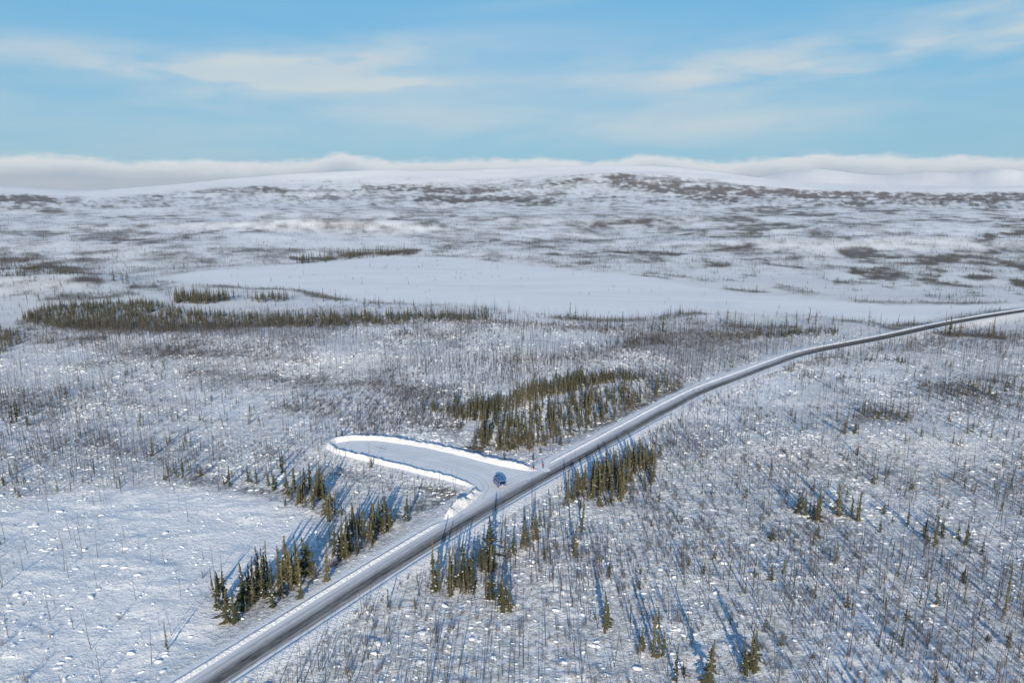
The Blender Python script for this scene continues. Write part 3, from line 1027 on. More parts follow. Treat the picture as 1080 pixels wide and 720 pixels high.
def hummock_mesh(seed):
    rd = random.Random(seed)
    vs, fs, mi = [], [], []
    rings, n = 4, 9
    ph = [rd.uniform(0, 6.28) for _ in range(3)]
    for i in range(rings):
        f = i / rings
        for j in range(n):
            t = 6.283 * j / n
            r = math.cos(f * 1.5) * (1 + .22 * math.sin(2 * t + ph[0]) + .15 * math.sin(3 * t + ph[1])) * .5
            vs.append((r * math.cos(t), r * math.sin(t), math.sin(f * 1.57) * .42 - .08 + .03 * math.sin(2 * t + ph[2])))
    vs.append((0.03, -0.02, .36))
    for i in range(rings - 1):
        for j in range(n):
            a = i * n + j; b = i * n + (j + 1) % n
            fs.append((a, b, b + n, a + n)); mi.append(0)
    for j in range(n):
        fs.append(((rings - 1) * n + j, (rings - 1) * n + (j + 1) % n, rings * n)); mi.append(0)
    me = tri_mesh('hummock', vs, fs, mi, [M_HUM])
    me.polygons.foreach_set('use_smooth', np.full(len(me.polygons), True))
    return me


SPR = []
for sd_, (h_, r_, lv, cl) in enumerate([(7, .70, 34, 0), (7, .80, 36, 0), (7, .60, 34, .12), (7, .95, 36, 0), (7, .55, 30, .18), (7, .75, 30, 0), (7, .5, 36, 0), (7, 1.1, 36, 0)]):
    SPR.append(spruce_meshes(100 + sd_, h_, r_, lv, 6, cl, 0.03 + 0.03 * (sd_ % 3)))
SPR_LOW = [joined('spruce', *spruce_meshes(200 + k, 7, .62 + .12 * k, 16, 6, .1 * (k % 2), .03, .02)) for k in range(5)]
SNAGS = [snag_mesh(300 + k, 4.2, 3 + 3 * (k % 5)) for k in range(8)]
BUSHES = [bush_mesh(400 + k, 18 + 3 * k, 1.0 + .18 * k, .6 + .1 * k) for k in range(5)]
HUMS = [hummock_mesh(500 + k) for k in range(5)]


# ------------------------------------------------------------------ scatter: one object of many instances
def scatter_tree():
    t = bpy.data.node_groups.new('scatter', 'GeometryNodeTree')
    t.interface.new_socket('Geometry', in_out='INPUT', socket_type='NodeSocketGeometry')
    t.interface.new_socket('Models', in_out='INPUT', socket_type='NodeSocketCollection')
    t.interface.new_socket('Geometry', in_out='OUTPUT', socket_type='NodeSocketGeometry')
    N, Lk = t.nodes, t.links
    gi = N.new('NodeGroupInput'); go = N.new('NodeGroupOutput')
    ci = N.new('GeometryNodeCollectionInfo')
    ci.inputs['Separate Children'].default_value = True
    ci.inputs['Reset Children'].default_value = True
    Lk.new(gi.outputs['Models'], ci.inputs['Collection'])
    ip = N.new('GeometryNodeInstanceOnPoints')
    ip.inputs['Pick Instance'].default_value = True
    Lk.new(gi.outputs['Geometry'], ip.inputs['Points'])
    Lk.new(ci.outputs[0], ip.inputs['Instance'])
    for nm, ty, sk in (('vid', 'INT', 'Instance Index'), ('rot', 'FLOAT_VECTOR', 'Rotation'), ('scl', 'FLOAT_VECTOR', 'Scale')):
        a = N.new('GeometryNodeInputNamedAttribute'); a.data_type = ty
        a.inputs[0].default_value = nm
        Lk.new(a.outputs[0], ip.inputs[sk])
    Lk.new(ip.outputs[0], go.inputs[0])
    return t


SCAT = scatter_tree()
LIBS = {}


def scatter(name, kindname, meshes, P, scl, rot, vid, label):
    if kindname not in LIBS:
        c = bpy.data.collections.new(kindname + '_models')
        for k, me in enumerate(meshes):
            c.objects.link(bpy.data.objects.new('%s_model.%03d' % (kindname, k), me))
        LIBS[kindname] = c
    me = bpy.data.meshes.new(name)
    n = len(P)
    me.vertices.add(n); me.vertices.foreach_set('co', np.asarray(P, np.float32).ravel())
    a = me.attributes.new('scl', 'FLOAT_VECTOR', 'POINT'); a.data.foreach_set('vector', np.asarray(scl, np.float32).ravel())
    a = me.attributes.new('rot', 'FLOAT_VECTOR', 'POINT'); a.data.foreach_set('vector', np.asarray(rot, np.float32).ravel())
    a = me.attributes.new('vid', 'INT', 'POINT'); a.data.foreach_set('value', np.asarray(vid, np.int32))
    o = link(name, me, [])
    md = o.modifiers.new('scatter', 'NODES'); md.node_group = SCAT
    sid = [s.identifier for s in SCAT.interface.items_tree if s.name == 'Models'][0]
    md[sid] = LIBS[kindname]
    tag(o, label, kind='stuff')
    return o


def zof(x, y):
    return ground(x, y)[0]


# ------------------------------------------------------------------ spruces: stands read off the photograph
# (key, polygon or point list in photo pixels, number, height range m, shared wording)
STANDS = [
    ('row', [(249, 650), (262, 646), (280, 640), (300, 630), (318, 620), (336, 609), (333, 598), (312, 604), (292, 607), (272, 618), (258, 628)], 46, (6, 11.5),
     'spruce row above the lower highway'),
    ('pair', [(225.5, 629), (231, 622), (239, 656), (247, 656), (228, 640), (237, 634)], 0, (6, 10), 'loose spruce bunch below the roadside row'),
    ('grove', [(346, 597), (362, 592), (386, 580), (413, 562), (411, 550), (392, 548), (372, 552), (356, 570)], 50, (5.5, 10), 'dense spruce grove below the ploughed loop'),
    ('fringe', [(300, 522), (330, 540), (356, 552), (366, 545), (352, 528), (336, 512), (322, 510)], 36, (5, 9), 'brownish spruce fringe left of the dense grove'),
    ('fringetall', [(333, 520), (339, 521), (336, 523)], 0, (10, 11.5), 'dark spruce trio in the brownish fringe'),
    ('string', [(178, 499), (186, 500), (193, 500), (208, 497), (212, 499), (236, 510), (242, 512), (262, 508), (266, 510), (271, 512), (284, 514), (290, 517), (298, 488), (160, 476), (298, 498)], 0,
     (4, 7.5), 'straggling small spruces across the open snow'),
    ('wedge', [(593, 531), (606, 533), (630, 526), (655, 512), (676, 498), (691, 486), (690, 479), (668, 486), (640, 498), (612, 512), (597, 522)], 92, (5.5, 9.5),
     'dense spruce wedge across the highway from the van'),
    ('wedgetail', [(636, 536), (650, 532), (672, 518), (688, 513), (690, 505), (676, 508), (654, 520), (640, 527)], 28, (5, 8), 'small spruce patch behind the dense wedge'),
    ('clumpa', [(459, 622), (463, 621), (457, 615), (475, 627), (477, 625), (476, 620), (486, 622), (490, 623), (494, 622), (498, 621), (492, 615), (488, 612), (496, 612), (484, 617), (500, 615)], 0, (8, 11.5),
     'bushy spruce clump below the highway'),
    ('clumpb', [(506, 598), (510, 602), (514, 603), (518, 602), (520, 600), (516, 596)], 0, (7, 13.5), 'spruce knot with one tall spire beside the highway'),
    ('dark', [(527, 636), (530, 642), (534, 640), (538, 644)], 0, (7, 8.5), 'small dark spruce cluster among bare snags'),
    ('thin', [(532, 586), (537, 588), (541, 585), (549, 580), (554, 577), (558, 576), (562, 572), (566, 570), (574, 592), (513, 630), (518, 632), (581, 545), (614, 560), (607, 588)], 0, (5.5, 9.5),
     'loose thin brownish spruces right of the highway'),
    ('big', [(494, 474), (520, 473), (560, 475), (585, 466), (610, 455), (650, 437), (690, 421), (716, 409), (714, 402), (690, 406), (650, 410), (615, 416), (580, 426), (545, 438), (505, 452)], 300,
     (5, 9.5), 'wide sunlit spruce stand above the highway'),
    ('mid', [(560, 425), (600, 415), (640, 404), (690, 400), (660, 395), (610, 398), (560, 408), (520, 425), (480, 430), (440, 430), (500, 445)], 560, (4.0, 7.0), 'thin shaded spruces behind the sunlit stand'),
    ('rclump', [(841, 541), (848, 543), (853, 541), (858, 545), (864, 541), (862, 548), (878, 542), (884, 543), (892, 544), (898, 545), (904, 549), (906, 547), (845, 536), (855, 537), (888, 540)], 0, (6, 10),
     'spruce clumps deep in the snag field'),
    ('rclump2', [(876, 443), (882, 445), (903, 441), (908, 443), (915, 440), (921, 441), (927, 442), (933, 440), (938, 443), (945, 442), (951, 446), (956, 445), (930, 436), (923, 436), (940, 437), (900, 445), (911, 437), (948, 439), (890, 462), (901, 460)], 0, (4.5, 8),
     'green spruce cluster in the snow past the highway'),
    ('rline', [(932, 541), (941, 549), (957, 553), (975, 566), (978, 572), (981, 569), (988, 563), (993, 561), (994, 565), (1011, 566), (1016, 574), (1019, 572), (1036, 583), (1079, 598), (986, 575)], 0, (5.5, 9.5),
     'slanting line of dark spruces at the right'),
    ('rear_right', [(1026, 411), (1036, 414), (1050, 421), (1010, 418), (1020, 416), (1000, 414), (1006, 417), (1043, 416), (1060, 412), (1030, 418), (1020, 458), (1026, 456), (1034, 461), (1061, 460), (1074, 462), (1045, 462)], 0, (4.5, 7.0),
     'scattered spruces on the far right snowfield'),
    ('fronts', [(677, 683), (690, 690), (695, 690), (700, 688), (712, 715), (721, 708), (784, 705), (796, 702), (787, 706), (748, 718), (639, 663), (790, 700)], 0, (6, 10), 'spruces among snags at the lower middle'),
    ('roadfar', [(997, 352), (1001, 353), (1006, 353), (1013, 353), (1028, 353), (1033, 354), (1037, 354), (1042, 355), (1046, 356), (1047, 354), (1055, 356)], 0, (8.0, 15.0), 'tall spruces beside the distant highway'),
    ('roadfar2', [(964, 347), (966, 348), (971, 347), (975, 349), (961, 346), (925, 339), (929, 339), (932, 340), (946, 346), (917, 341)], 0, (6.0, 15.0), 'spruces across the distant highway'),
    ('shore', [(601, 334), (604, 334), (607, 334), (618, 335), (630, 343), (633, 343), (640, 345), (644, 344), (656, 345), (622, 342), (648, 345), (668, 346), (688, 346), (695, 346), (699, 346)], 0, (6.0, 14.0),
     'spire-like spruces along the frozen lake shore'),
    ('shore2', [(726, 334), (729, 334), (733, 335), (736, 335), (745, 336), (760, 338), (771, 341), (775, 341), (781, 342), (783, 343), (790, 344), (795, 345), (799, 345), (803, 346), (806, 346), (810, 345), (814, 346), (823, 344), (829, 344), (833, 345), (840, 344), (853, 339), (860, 340), (879, 340), (888, 341), (767, 338)], 0,
     (6.0, 12.0), 'spruce row on the bank before the lake ice'),
    ('forest', [(20, 338), (60, 348), (100, 350), (160, 352), (250, 348), (330, 344), (430, 342), (515, 337), (520, 332), (460, 331), (400, 332), (330, 333), (250, 333), (190, 328), (160, 319), (100, 318), (50, 322), (30, 330)], 2600, (4.0, 7.5),
     'dark spruce woodland strip across the middle distance'),
    ('island', [(184, 320), (215, 321), (252, 318), (256, 311), (230, 309), (184, 310)], 220, (6.0, 12.0), 'dark spruce block by the lake inlet'),
    ('island2', [(268, 319), (300, 318), (310, 314), (285, 311), (270, 313)], 80, (5.0, 9.0), 'second spruce block by the lake inlet'),
    ('point', [(310, 277), (330, 276), (385, 271), (440, 268), (440, 265), (380, 266), (330, 270), (312, 273)], 170, (7.0, 13.0), 'spruces at the head of the lake'),
    ('inlet', [(120, 298), (125, 299), (130, 299), (136, 299), (141, 299), (161, 301), (163, 301), (128, 297), (134, 297), (330, 314), (341, 316), (354, 316), (359, 318), (384, 322), (400, 324), (436, 320), (455, 328), (437, 326), (500, 331), (508, 332), (513, 330), (505, 327), (515, 333), (470, 331), (300, 316)], 0, (6.0, 12.0),
     'scattered spruces round the lake inlet'),
    ('ledge', [(640, 372), (700, 362), (800, 355), (880, 352), (890, 346), (780, 350), (700, 352), (655, 362)], 320, (2.5, 5.0), 'low young spruces beyond the sunlit stand'),
    ('slope', [(0, 270), (40, 275), (80, 284), (106, 297), (80, 304), (30, 303), (0, 298)], 420, (2.5, 6.0), 'dark brushy spruces on the slope at far left'),
    ('stripleft', [(0, 345), (16, 346), (22, 358), (14, 370), (0, 372)], 60, (4.0, 7.0), 'spruces at the left end of the woodland strip'),
    ('leftedge', [(3, 440), (8, 442), (12, 443), (17, 441), (22, 446), (28, 444), (10, 436), (18, 436)], 0, (5.0, 9.0), 'spruce bunch at the left snag edge'),
    ('rshrub', [(870, 376), (920, 380), (960, 385), (965, 380), (930, 375), (890, 371)], 60, (2.0, 4.0), 'low dark spruces right of the far bend'),
    ('rband', [(960, 410), (1000, 418), (1080, 410), (1080, 396), (1020, 402), (975, 404)], 70, (2.5, 5.0), 'low spruce belt on the far right snowfield'),
    ('lone', [(176, 683)], 0, (6.5, 6.6), ''),
    ('lone2', [(1060, 644)], 0, (13.0, 13.1), ''),
    ('lone3', [(1016, 614)], 0, (5.0, 5.1), ''),
    ('lone4', [(858, 515)], 0, (4.0, 4.2), ''),
]

trees = []          # dict: x y h stand v scale
for key, poly, cnt, (h0, h1), words in STANDS:
    rd = random.Random(hash(key) if False else sum(ord(c) * (i + 3) for i, c in enumerate(key)))
    pts = []
    if cnt == 0:
        pts = [(px, py) for px, py in poly]
    else:
        # rejection sampling on the ground inside the outline
        G = [at(*p) for p in poly]
        xs = [p[0] for p in G]; ys = [p[1] for p in G]
        got = []
        tries = 0
        while len(got) < cnt and tries < 60000:
            tries += 1
            q = (rd.uniform(min(xs), max(xs)), rd.uniform(min(ys), max(ys)))
            if not bool(inside(np.array([q[0]]), np.array([q[1]]), G)[0]):
                continue
            if key in ('big', 'mid') and rd.random() > (min(ys) / q[1]) ** 4.0 * 1.3:
                continue
            if cnt > 150 and key != 'forest' and rd.random() > float(sstep(-0.35 if key != 'big' else -0.75, 0.2 if key != 'big' else 0.05, fbm(np.array([q[0]]), np.array([q[1]]), 45, 3, 911))[0]) + 0.06:
                continue
            if cnt <= 900 and any((q[0] - a) ** 2 + (q[1] - b) ** 2 < (0.40 if cnt < 400 else 1.3) for a, b in got):
                continue
            if rd.random() < 0.18:
                q = (q[0] + rd.gauss(0, 6), q[1] + rd.gauss(0, 6))
            got.append(q)
        pts = got
    for p in pts:
        x, y = at(*p) if cnt == 0 else p
        h = rd.uniform(h0, h1) if rd.random() < 0.66 else h0 * rd.uniform(.35, .95)
        if cnt == 0 and len(poly) == 1:
            h = h0
        trees.append(dict(x=x, y=y, h=h, s=key, v=rd.randrange(8), w=rd.uniform(0.95, 2.1)))
# small spruces sown thinly through the snag fields
_g = np.random.default_rng(41)
_r = np.sqrt(_g.random(9000) * (470.0 ** 2 - 95.0 ** 2) + 95.0 ** 2); _t = _g.uniform(-R(43), R(43), 9000)
_x, _y = _r * np.sin(_t), _r * np.cos(_t)
_pr = sstep(0.0, 0.5, fbm(_x, _y, 34, 3, 951) + 0.25 * fbm(_x, _y, 120, 2, 953)) * 0.5 + 0.015
_px, _py = pix(_x, _y, 0)
_pr = np.where(inside(_px, _py, CLEAR), 0.004, _pr)
for _k in np.nonzero(_g.random(9000) < _pr)[0]:
    trees.append(dict(x=float(_x[_k]), y=float(_y[_k]), h=float(_g.uniform(1.6, 4.8)), s='wild', v=int(_g.integers(0, 8)), w=float(_g.uniform(.9, 1.5))))
WILD = 'small spruces among the bare snags'
# fixed spires measured one by one
for t in trees:
    if t['s'] == 'lone': t['v'] = 6; t['w'] = 0.85
    if t['s'] in ('lone2',): t['v'] = 4; t['w'] = 1.0
    if t['s'] in ('shore', 'roadfar', 'roadfar2', 'shore2'): t['w'] *= 0.85
_p = np.array([(t['x'], t['y']) for t in trees])
_z, _D, _SG, _pd, _ld = ground(_p[:, 0], _p[:, 1])
keep = []
for i, t in enumerate(trees):
    t['z'] = float(_z[i])
    if _D[i] < 6.5 or _pd[i] < 3.0 or (t['s'] == 'wild' and (_ld[i] < 4 or _D[i] < 11)):
        continue
    keep.append(t)
trees = keep
for t in trees:
    a, b = pix(t['x'], t['y'], t['z'])
    t['px'], t['py'] = float(a), float(b)
    dep = t['y'] * math.cos(PITCH) - (t['z'] - CAM_H) * math.sin(PITCH)
    t['size'] = t['h'] / dep * FOC
seen = [t for t in trees if -2 < t['px'] < 1082 and t['py'] - t['size'] < 720]
seen.sort(key=lambda t: -t['size'])
indiv = seen[:300]
ids = set(id(t) for t in indiv)
rest = [t for t in trees if id(t) not in ids]

WORDS = {s[0]: s[4] for s in STANDS}
WORDS['wild'] = WILD
FIXED = {'lone': 'lone slim spruce with a long shadow on open snow near the lower highway',
         'lone2': 'tall thin ragged lone spruce near the right edge of the snag field',
         'lone3': 'small lone spruce in the snow below the slanting line of spruces',
         'lone4': 'small single spruce among snags above the spruce clumps'}
ORD = ['first', 'second', 'third', 'fourth', 'fifth', 'sixth', 'seventh', 'eighth', 'ninth', 'tenth', 'eleventh', 'twelfth', 'thirteenth', 'fourteenth', 'fifteenth']
by = {}
for t in indiv:
    by.setdefault(t['s'], []).append(t)
whole = {}
for t in trees:
    whole[t['s']] = whole.get(t['s'], 0) + 1
for key, ts in by.items():
    if key in FIXED:
        ts[0]['label'] = FIXED[key]; continue
    w = WORDS[key]
    for t in ts:
        t['group'] = w
    if len(ts) == whole[key] and len(ts) <= 15:
        for k, t in enumerate(sorted(ts, key=lambda t: t['px'])):
            t['label'] = ORD[k] + ' spruce from the left in the ' + w
    else:
        left = list(ts)

        def take(fn, text):
            b = max(left, key=fn); left.remove(b); b['label'] = text
        if len(ts) == whole[key]:
            take(lambda t: t['h'], 'tallest spruce of the ' + w)
            take(lambda t: -t['px'], 'leftmost spruce of the ' + w)
            take(lambda t: t['px'], 'rightmost spruce of the ' + w)
            take(lambda t: t['py'], 'frontmost spruce, at the foot of the ' + w)
        xs = sorted(t['px'] for t in ts); ys = sorted(t['py'] for t in ts); hs = sorted(t['h'] for t in ts)
        m = len(ts)
        for t in left:
            q = 'left' if t['px'] < xs[m // 3] else 'right' if t['px'] > xs[2 * m // 3] else 'middle'
            d = 'rear' if t['py'] < ys[m // 2] else 'front'
            k = 'tall' if t['h'] > hs[2 * m // 3] else 'short' if t['h'] < hs[m // 3] else 'medium'
            t['label'] = '%s %s spruce, %s %s of the %s' % (k, 'narrow' if t['v'] in (0, 2, 4, 6) else 'broad', d, q, w)


def plant(t, proto={}):
    tr, cr = SPR[t['v']]
    e = bpy.data.objects.new('spruce_tree', None)
    COL.objects.link(e)
    e.empty_display_size = 0.5
    e.location = (t['x'], t['y'], t['z'] - 0.05)
    k = t['h'] / 7.0
    e.scale = (k ** 0.7 * t['w'], k ** 0.7 * t['w'], k)
    tl = 0.0 if t['s'].startswith('lone') else 0.035
    e.rotation_euler = (random.gauss(0, tl), random.gauss(0, tl), random.uniform(0, 6.28))
    tag(e, t['label'], 'tree', t.get('group'))
    if t['v'] not in proto:
        a = bpy.data.objects.new('trunk', tr); b = bpy.data.objects.new('crown', cr)
        proto[t['v']] = (a, b)
    else:
        a, b = (o.copy() for o in proto[t['v']])
    for o in (a, b):
        COL.objects.link(o); o.parent = e


for t in indiv:
    plant(t)

P = [(t['x'], t['y'], t['z'] - .05) for t in rest]
K = [t['h'] / 7 for t in rest]
scatter('spruce_woods', 'spruce_small', SPR_LOW, P, [(k ** .7 * t['w'] * 1.1, k ** .7 * t['w'] * 1.1, k) for k, t in zip(K, rest)],
        [(random.gauss(0, .03), random.gauss(0, .03), random.uniform(0, 6.28)) for _ in rest], [t['v'] % 5 for t in rest], 'small spruces of the farther stands and woodland strips')


# ------------------------------------------------------------------ bare snags, shrubs, hummocks


def sample_ground(n, r0, r1, a=R(43), power=0.5, seed=1):
    g = np.random.default_rng(seed)
    u = g.random(n)
    r = (r0 ** 2 + u * (r1 ** 2 - r0 ** 2)) ** 0.5 if power == 0.5 else np.exp(np.log(r0) + u * np.log(r1 / r0))
    t = g.uniform(-a, a, n)
    return r * np.sin(t), r * np.cos(t), g


def thin(x, y, g, dens, road=8.5):
    z, D, SG, pd, ld = ground(x, y)
    px, py = pix(x, y, z)
    p = dens(x, y, z, px, py, D, SG)
    p = p * (D > road) * (pd > 4.0) * (ld > 2)
    m = g.random(len(x)) < p
    return x[m], y[m], z[m], px[m], py[m]


def snag_density(x, y, z, px, py, D, SG):
    n = fbm(x, y, 38, 3, 601); n2 = fbm(x, y, 12, 2, 611)
    d = 0.80 + 1.4 * n + 0.6 * n2
    right = (1.0 + 1.3 * n + 0.6 * n2) * np.where((px > 800) & (py < 470), 0.55, 1.0)
    side = px > np.interp(py, [326, 343, 367, 414, 512, 575, 720], [1080, 993, 870, 735, 560, 450, 219])
    d = np.where(side, right, d)
    for pts, w, k in NEAR_BRUSH:
        d = d + band(px, py, pts, w) * k * 0.9
    d = np.where(inside(px, py, CLEAR), 0.16 + 0.4 * np.maximum(n, 0), d)
    d = np.where((D < 13) & (px < 700), d * 0.4, d)
    d *= np.where(py < 345, 0.25, 1.0) * np.where(side, 0.45 + 0.75 * sstep(-.3, .25, fbm(x, y, 70, 3, 621)), 0.25 + 0.95 * sstep(-.3, .25, fbm(x, y, 70, 3, 621)))
    return np.clip(d, 0.0, 1.3) / 1.3


x, y, g = sample_ground(52000, 92, 540, seed=5)
x, y, z, px, py = thin(x, y, g, snag_density)
n = len(x)
h = np.clip(g.gamma(6.0, 0.98, n), 1.5, 11.0)
lean = g.normal(0, 0.05, (n, 2)); spin = g.uniform(0, 6.28, n); vid = g.integers(0, 8, n)
dep = y * math.cos(PITCH) - (z - CAM_H) * math.sin(PITCH)
size = h / dep * FOC
vis = (px > 0) & (px < 1080) & (py - size < 716) & (py < 722)
order = np.argsort(-np.where(vis, size, -1))
big = order[:290]
mask = np.ones(n, bool); mask[big] = False
kk = h / 4.2
wd = np.clip(kk, .7, 1.5) * 0.86
scatter('snag_field', 'snag', SNAGS, np.stack([x, y, z - .05], 1)[mask], np.stack([wd, wd, kk], 1)[mask], np.stack([lean[:, 0], lean[:, 1], spin], 1)[mask], vid[mask],
        'thousands of thin bare snags standing over the burnt snowy tundra')


def snag_place(a, b):
    row = 'bottom edge' if b > 690 else 'lowest rows' if b > 640 else 'lower rows' if b > 600 else 'upper rows'
    road_x = np.interp(b, [512, 575, 720], [560, 450, 219])
    if a < road_x:
        return 'in open snow left of the highway', row
    if a < 480: return 'close beside the lower highway', row
    if a < 620: return 'below the bushy spruce clump', row
    if a < 780: return 'around the lower middle spruces', row
    if a < 930: return 'below the deep spruce clumps', row
    return 'below the slanting spruce line', row


cnt = {}
for i in big:
    a, b = snag_place(px[i], py[i])
    nt = 3 + 3 * (int(vid[i]) % 5)
    look = ('tall ' if h[i] > 6.6 else 'short ' if h[i] < 5.2 else 'middling ') + ('bare pole snag ' if nt < 6 else 'twiggy grey snag ' if nt > 9 else 'thin bare snag ')
    ln = math.hypot(*lean[i])
    look = ('leaning ' if ln > 0.09 else '') + look
    cnt.setdefault((look, a, b), []).append(i)
first = {}
for (look, a, b), L in cnt.items():
    lab = (look + a + ', ' + b)
    for i in L:
        v = int(vid[i])
        if v not in first:
            o = bpy.data.objects.new('bare_snag', SNAGS[v]); first[v] = o
        else:
            o = first[v].copy()
        COL.objects.link(o)
        o.location = (x[i], y[i], z[i] - .05)
        o.scale = (wd[i], wd[i], kk[i]); o.rotation_euler = (lean[i, 0], lean[i, 1], spin[i])
        tag(o, lab, 'dead tree', 'bare snags ' + a + ', ' + b)


def bush_density(x, y, z, px, py, D, SG):
    n = fbm(x, y, 30, 3, 701); n2 = fbm(x, y, 9, 2, 711)
    d = 0.12 + 0.7 * n + 0.35 * n2
    side = px > np.interp(py, [326, 343, 367, 414, 512, 575, 720], [1080, 993, 870, 735, 560, 450, 219])
    d = np.where(side, d + 0.15 * np.where((px > 780) & (py < 450), 0.3, 1.0), d)
    for pts, w, k in NEAR_BRUSH:
        d = d + band(px, py, pts, w) * k * 1.3
    d = np.where(inside(px, py, CLEAR), 0.03 + 0.25 * np.maximum(n, 0), d)
    return np.clip(d * (np.where(side, 0.5, 0.15) + 0.95 * sstep(-.3, .25, fbm(x, y, 70, 3, 621))), 0.0, 1.0)


x, y, g = sample_ground(120000, 90, 560, seed=9)
x, y, z, px, py = thin(x, y, g, bush_density, 7.5)
n = len(x)
s = np.clip(g.gamma(5.0, .13, n), .25, 1.3)
scatter('shrub_thicket', 'shrub', BUSHES, np.stack([x, y, z - .03], 1), np.stack([s, s, s * g.uniform(.8, 1.3, n)], 1), np.stack([np.zeros(n), np.zeros(n), g.uniform(0, 6.28, n)], 1),
        g.integers(0, 5, n), 'bare brown twiggy shrubs spread through the snow')


def hum_density(x, y, z, px, py, D, SG):
    n = fbm(x, y, 26, 3, 801); n2 = fbm(x, y, 7, 2, 811)
    return np.clip(0.42 + 0.9 * n + 0.6 * n2, 0.04, 1) * np.where(inside(px, py, CLEAR), 0.9, 1.0) * (0.35 + 0.7 * sstep(-.3, .3, fbm(x, y, 60, 3, 831)))


x, y, g = sample_ground(130000, 88, 480, seed=13)
x, y, z, px, py = thin(x, y, g, hum_density, 8.0)
n = len(x)
s = np.clip(g.gamma(2.2, 0.185, n), .16, 1.25)
scatter('snow_hummocks', 'hummock', HUMS, np.stack([x, y, z - .02], 1), np.stack([s * g.uniform(.8, 2.0, n), s * g.uniform(.7, 1.3, n), s * g.uniform(.35, 1.05, n)], 1),
        np.stack([np.zeros(n), np.zeros(n), g.uniform(-.5, .5, n)], 1), g.integers(0, 5, n), 'small snow capped tussocks dotting the ground')


# sparse trees of the middle and far distance, thick where the land is wooded
x, y, g = sample_ground(190000, 470, 3600, power=1, seed=17)
z, D, SG, pd, ld = ground(x, y)
veg, wood = cover(x, y, z)
veg = np.maximum(veg, np.exp(-((ld - 9) / 8.0) ** 2) * sstep(-0.2, 0.4, fbm(x, y, 60, 3, 93)) * 0.8)
px, py = pix(x, y, z)
pr = np.clip(veg * 1.25 - 0.12, 0, 1) ** 1.4 * 0.85 + 0.015
pr *= (D > 12) * (pd > 5) * np.where(ld < 2, 0.07, 1.0)
m = g.random(len(x)) < pr
x, y, z = x[m], y[m], z[m]
n = len(x)
h = g.uniform(1.4, 4.2, n) * np.where(g.random(n) < .10, 1.8, 1)
k = h / 7
scatter('distant_woods', 'spruce_small', SPR_LOW, np.stack([x, y, z - .1], 1), np.stack([k ** .6, k ** .6, k], 1), np.stack([np.zeros(n), np.zeros(n), g.uniform(0, 6.28, n)], 1), g.integers(0, 5, n),
        'far scattered spruces and thickets darkening the plain beyond the lake')


# ------------------------------------------------------------------ the van in the pullout
def bm_obj(name, bm, mat, parent, bevel=0.0, smooth=True):
    me = bpy.data.meshes.new(name)
    bm.normal_update()
    bm.to_mesh(me); bm.free()
    for p in me.polygons:
        p.use_smooth = smooth
    o = link(name, me, mat, parent)
    if bevel:
        b = o.modifiers.new('bevel', 'BEVEL'); b.width = bevel; b.segments = 2; b.limit_method = 'ANGLE'; b.angle_limit = R(30)
    return o


def box(bm, c, s, rot=None):
    r = bmesh.ops.create_cube(bm, size=1.0)
    M = Matrix.Translation(c) @ (rot or Matrix()) @ Matrix.Diagonal((*s, 1))
    bmesh.ops.transform(bm, matrix=M, verts=r['verts'])


def loft(bm, sections):
    """sections: list of rings (same count) -> closed skin"""
    rings = [[bm.verts.new(p) for p in ring] for ring in sections]
    n = len(rings[0])
    for a, b in zip(rings[:-1], rings[1:]):
        for i in range(n):
            j = (i + 1) % n
            bm.faces.new((a[i], a[j], b[j], b[i]))
    bm.faces.new(rings[0][::-1]); bm.faces.new(rings[-1])
    bmesh.ops.recalc_face_normals(bm, faces=bm.faces)


def cyl(bm, c, r, w, n=20, axis='X'):
    res = bmesh.ops.create_cone(bm, cap_ends=True, segments=n, radius1=r, radius2=r, depth=w)
    M = Matrix.Translation(c) @ (Matrix.Rotation(math.pi / 2, 4, 'Y') if axis == 'X' else Matrix.Rotation(math.pi / 2, 4, 'X') if axis == 'Y' else Matrix())
    bmesh.ops.transform(bm, matrix=M, verts=res['verts'])


def car_paint(name, col):
    m, g, b = material(name)
    n = g.noise(g.node('ShaderNodeTexCoord').outputs['Object'], 2.5, 5, 0.65)
    g.l.new(g.mix(g.ramp(n, .45, .75), col, tuple(c * .6 + .10 for c in col)), b.inputs['Base Color'])
    b.inputs['Roughness'].default_value = 0.35
    b.inputs['Specular IOR Level'].default_value = 0.5
    b.inputs['Coat Weight'].default_value = 0.5
    return m


M_BLUE = car_paint('dark_blue_paint', (0.06, 0.14, 0.36))
M_GLASS = simple('dark_glass', (0.012, 0.014, 0.018), 0.06, 0.6, 0, 0.05)
M_BLACK = simple('black_plastic', (0.022, 0.022, 0.024), 0.6, 0.3)
M_TYRE = simple('tyre_rubber', (0.03, 0.03, 0.03), 0.9, 0.1)
M_RIM = simple('grey_alloy', (0.45, 0.45, 0.47), 0.4, 0.5, 0.8)
M_SALT = simple('salt_dusted_bumper', (0.42, 0.41, 0.39), 0.8, 0.2, 0, 0.3)
M_RED = simple('red_lamp', (0.45, 0.02, 0.02), 0.25, 0.5)
M_WHITE = simple('white_plate', (0.75, 0.75, 0.76), 0.5, 0.3, 0, .04)


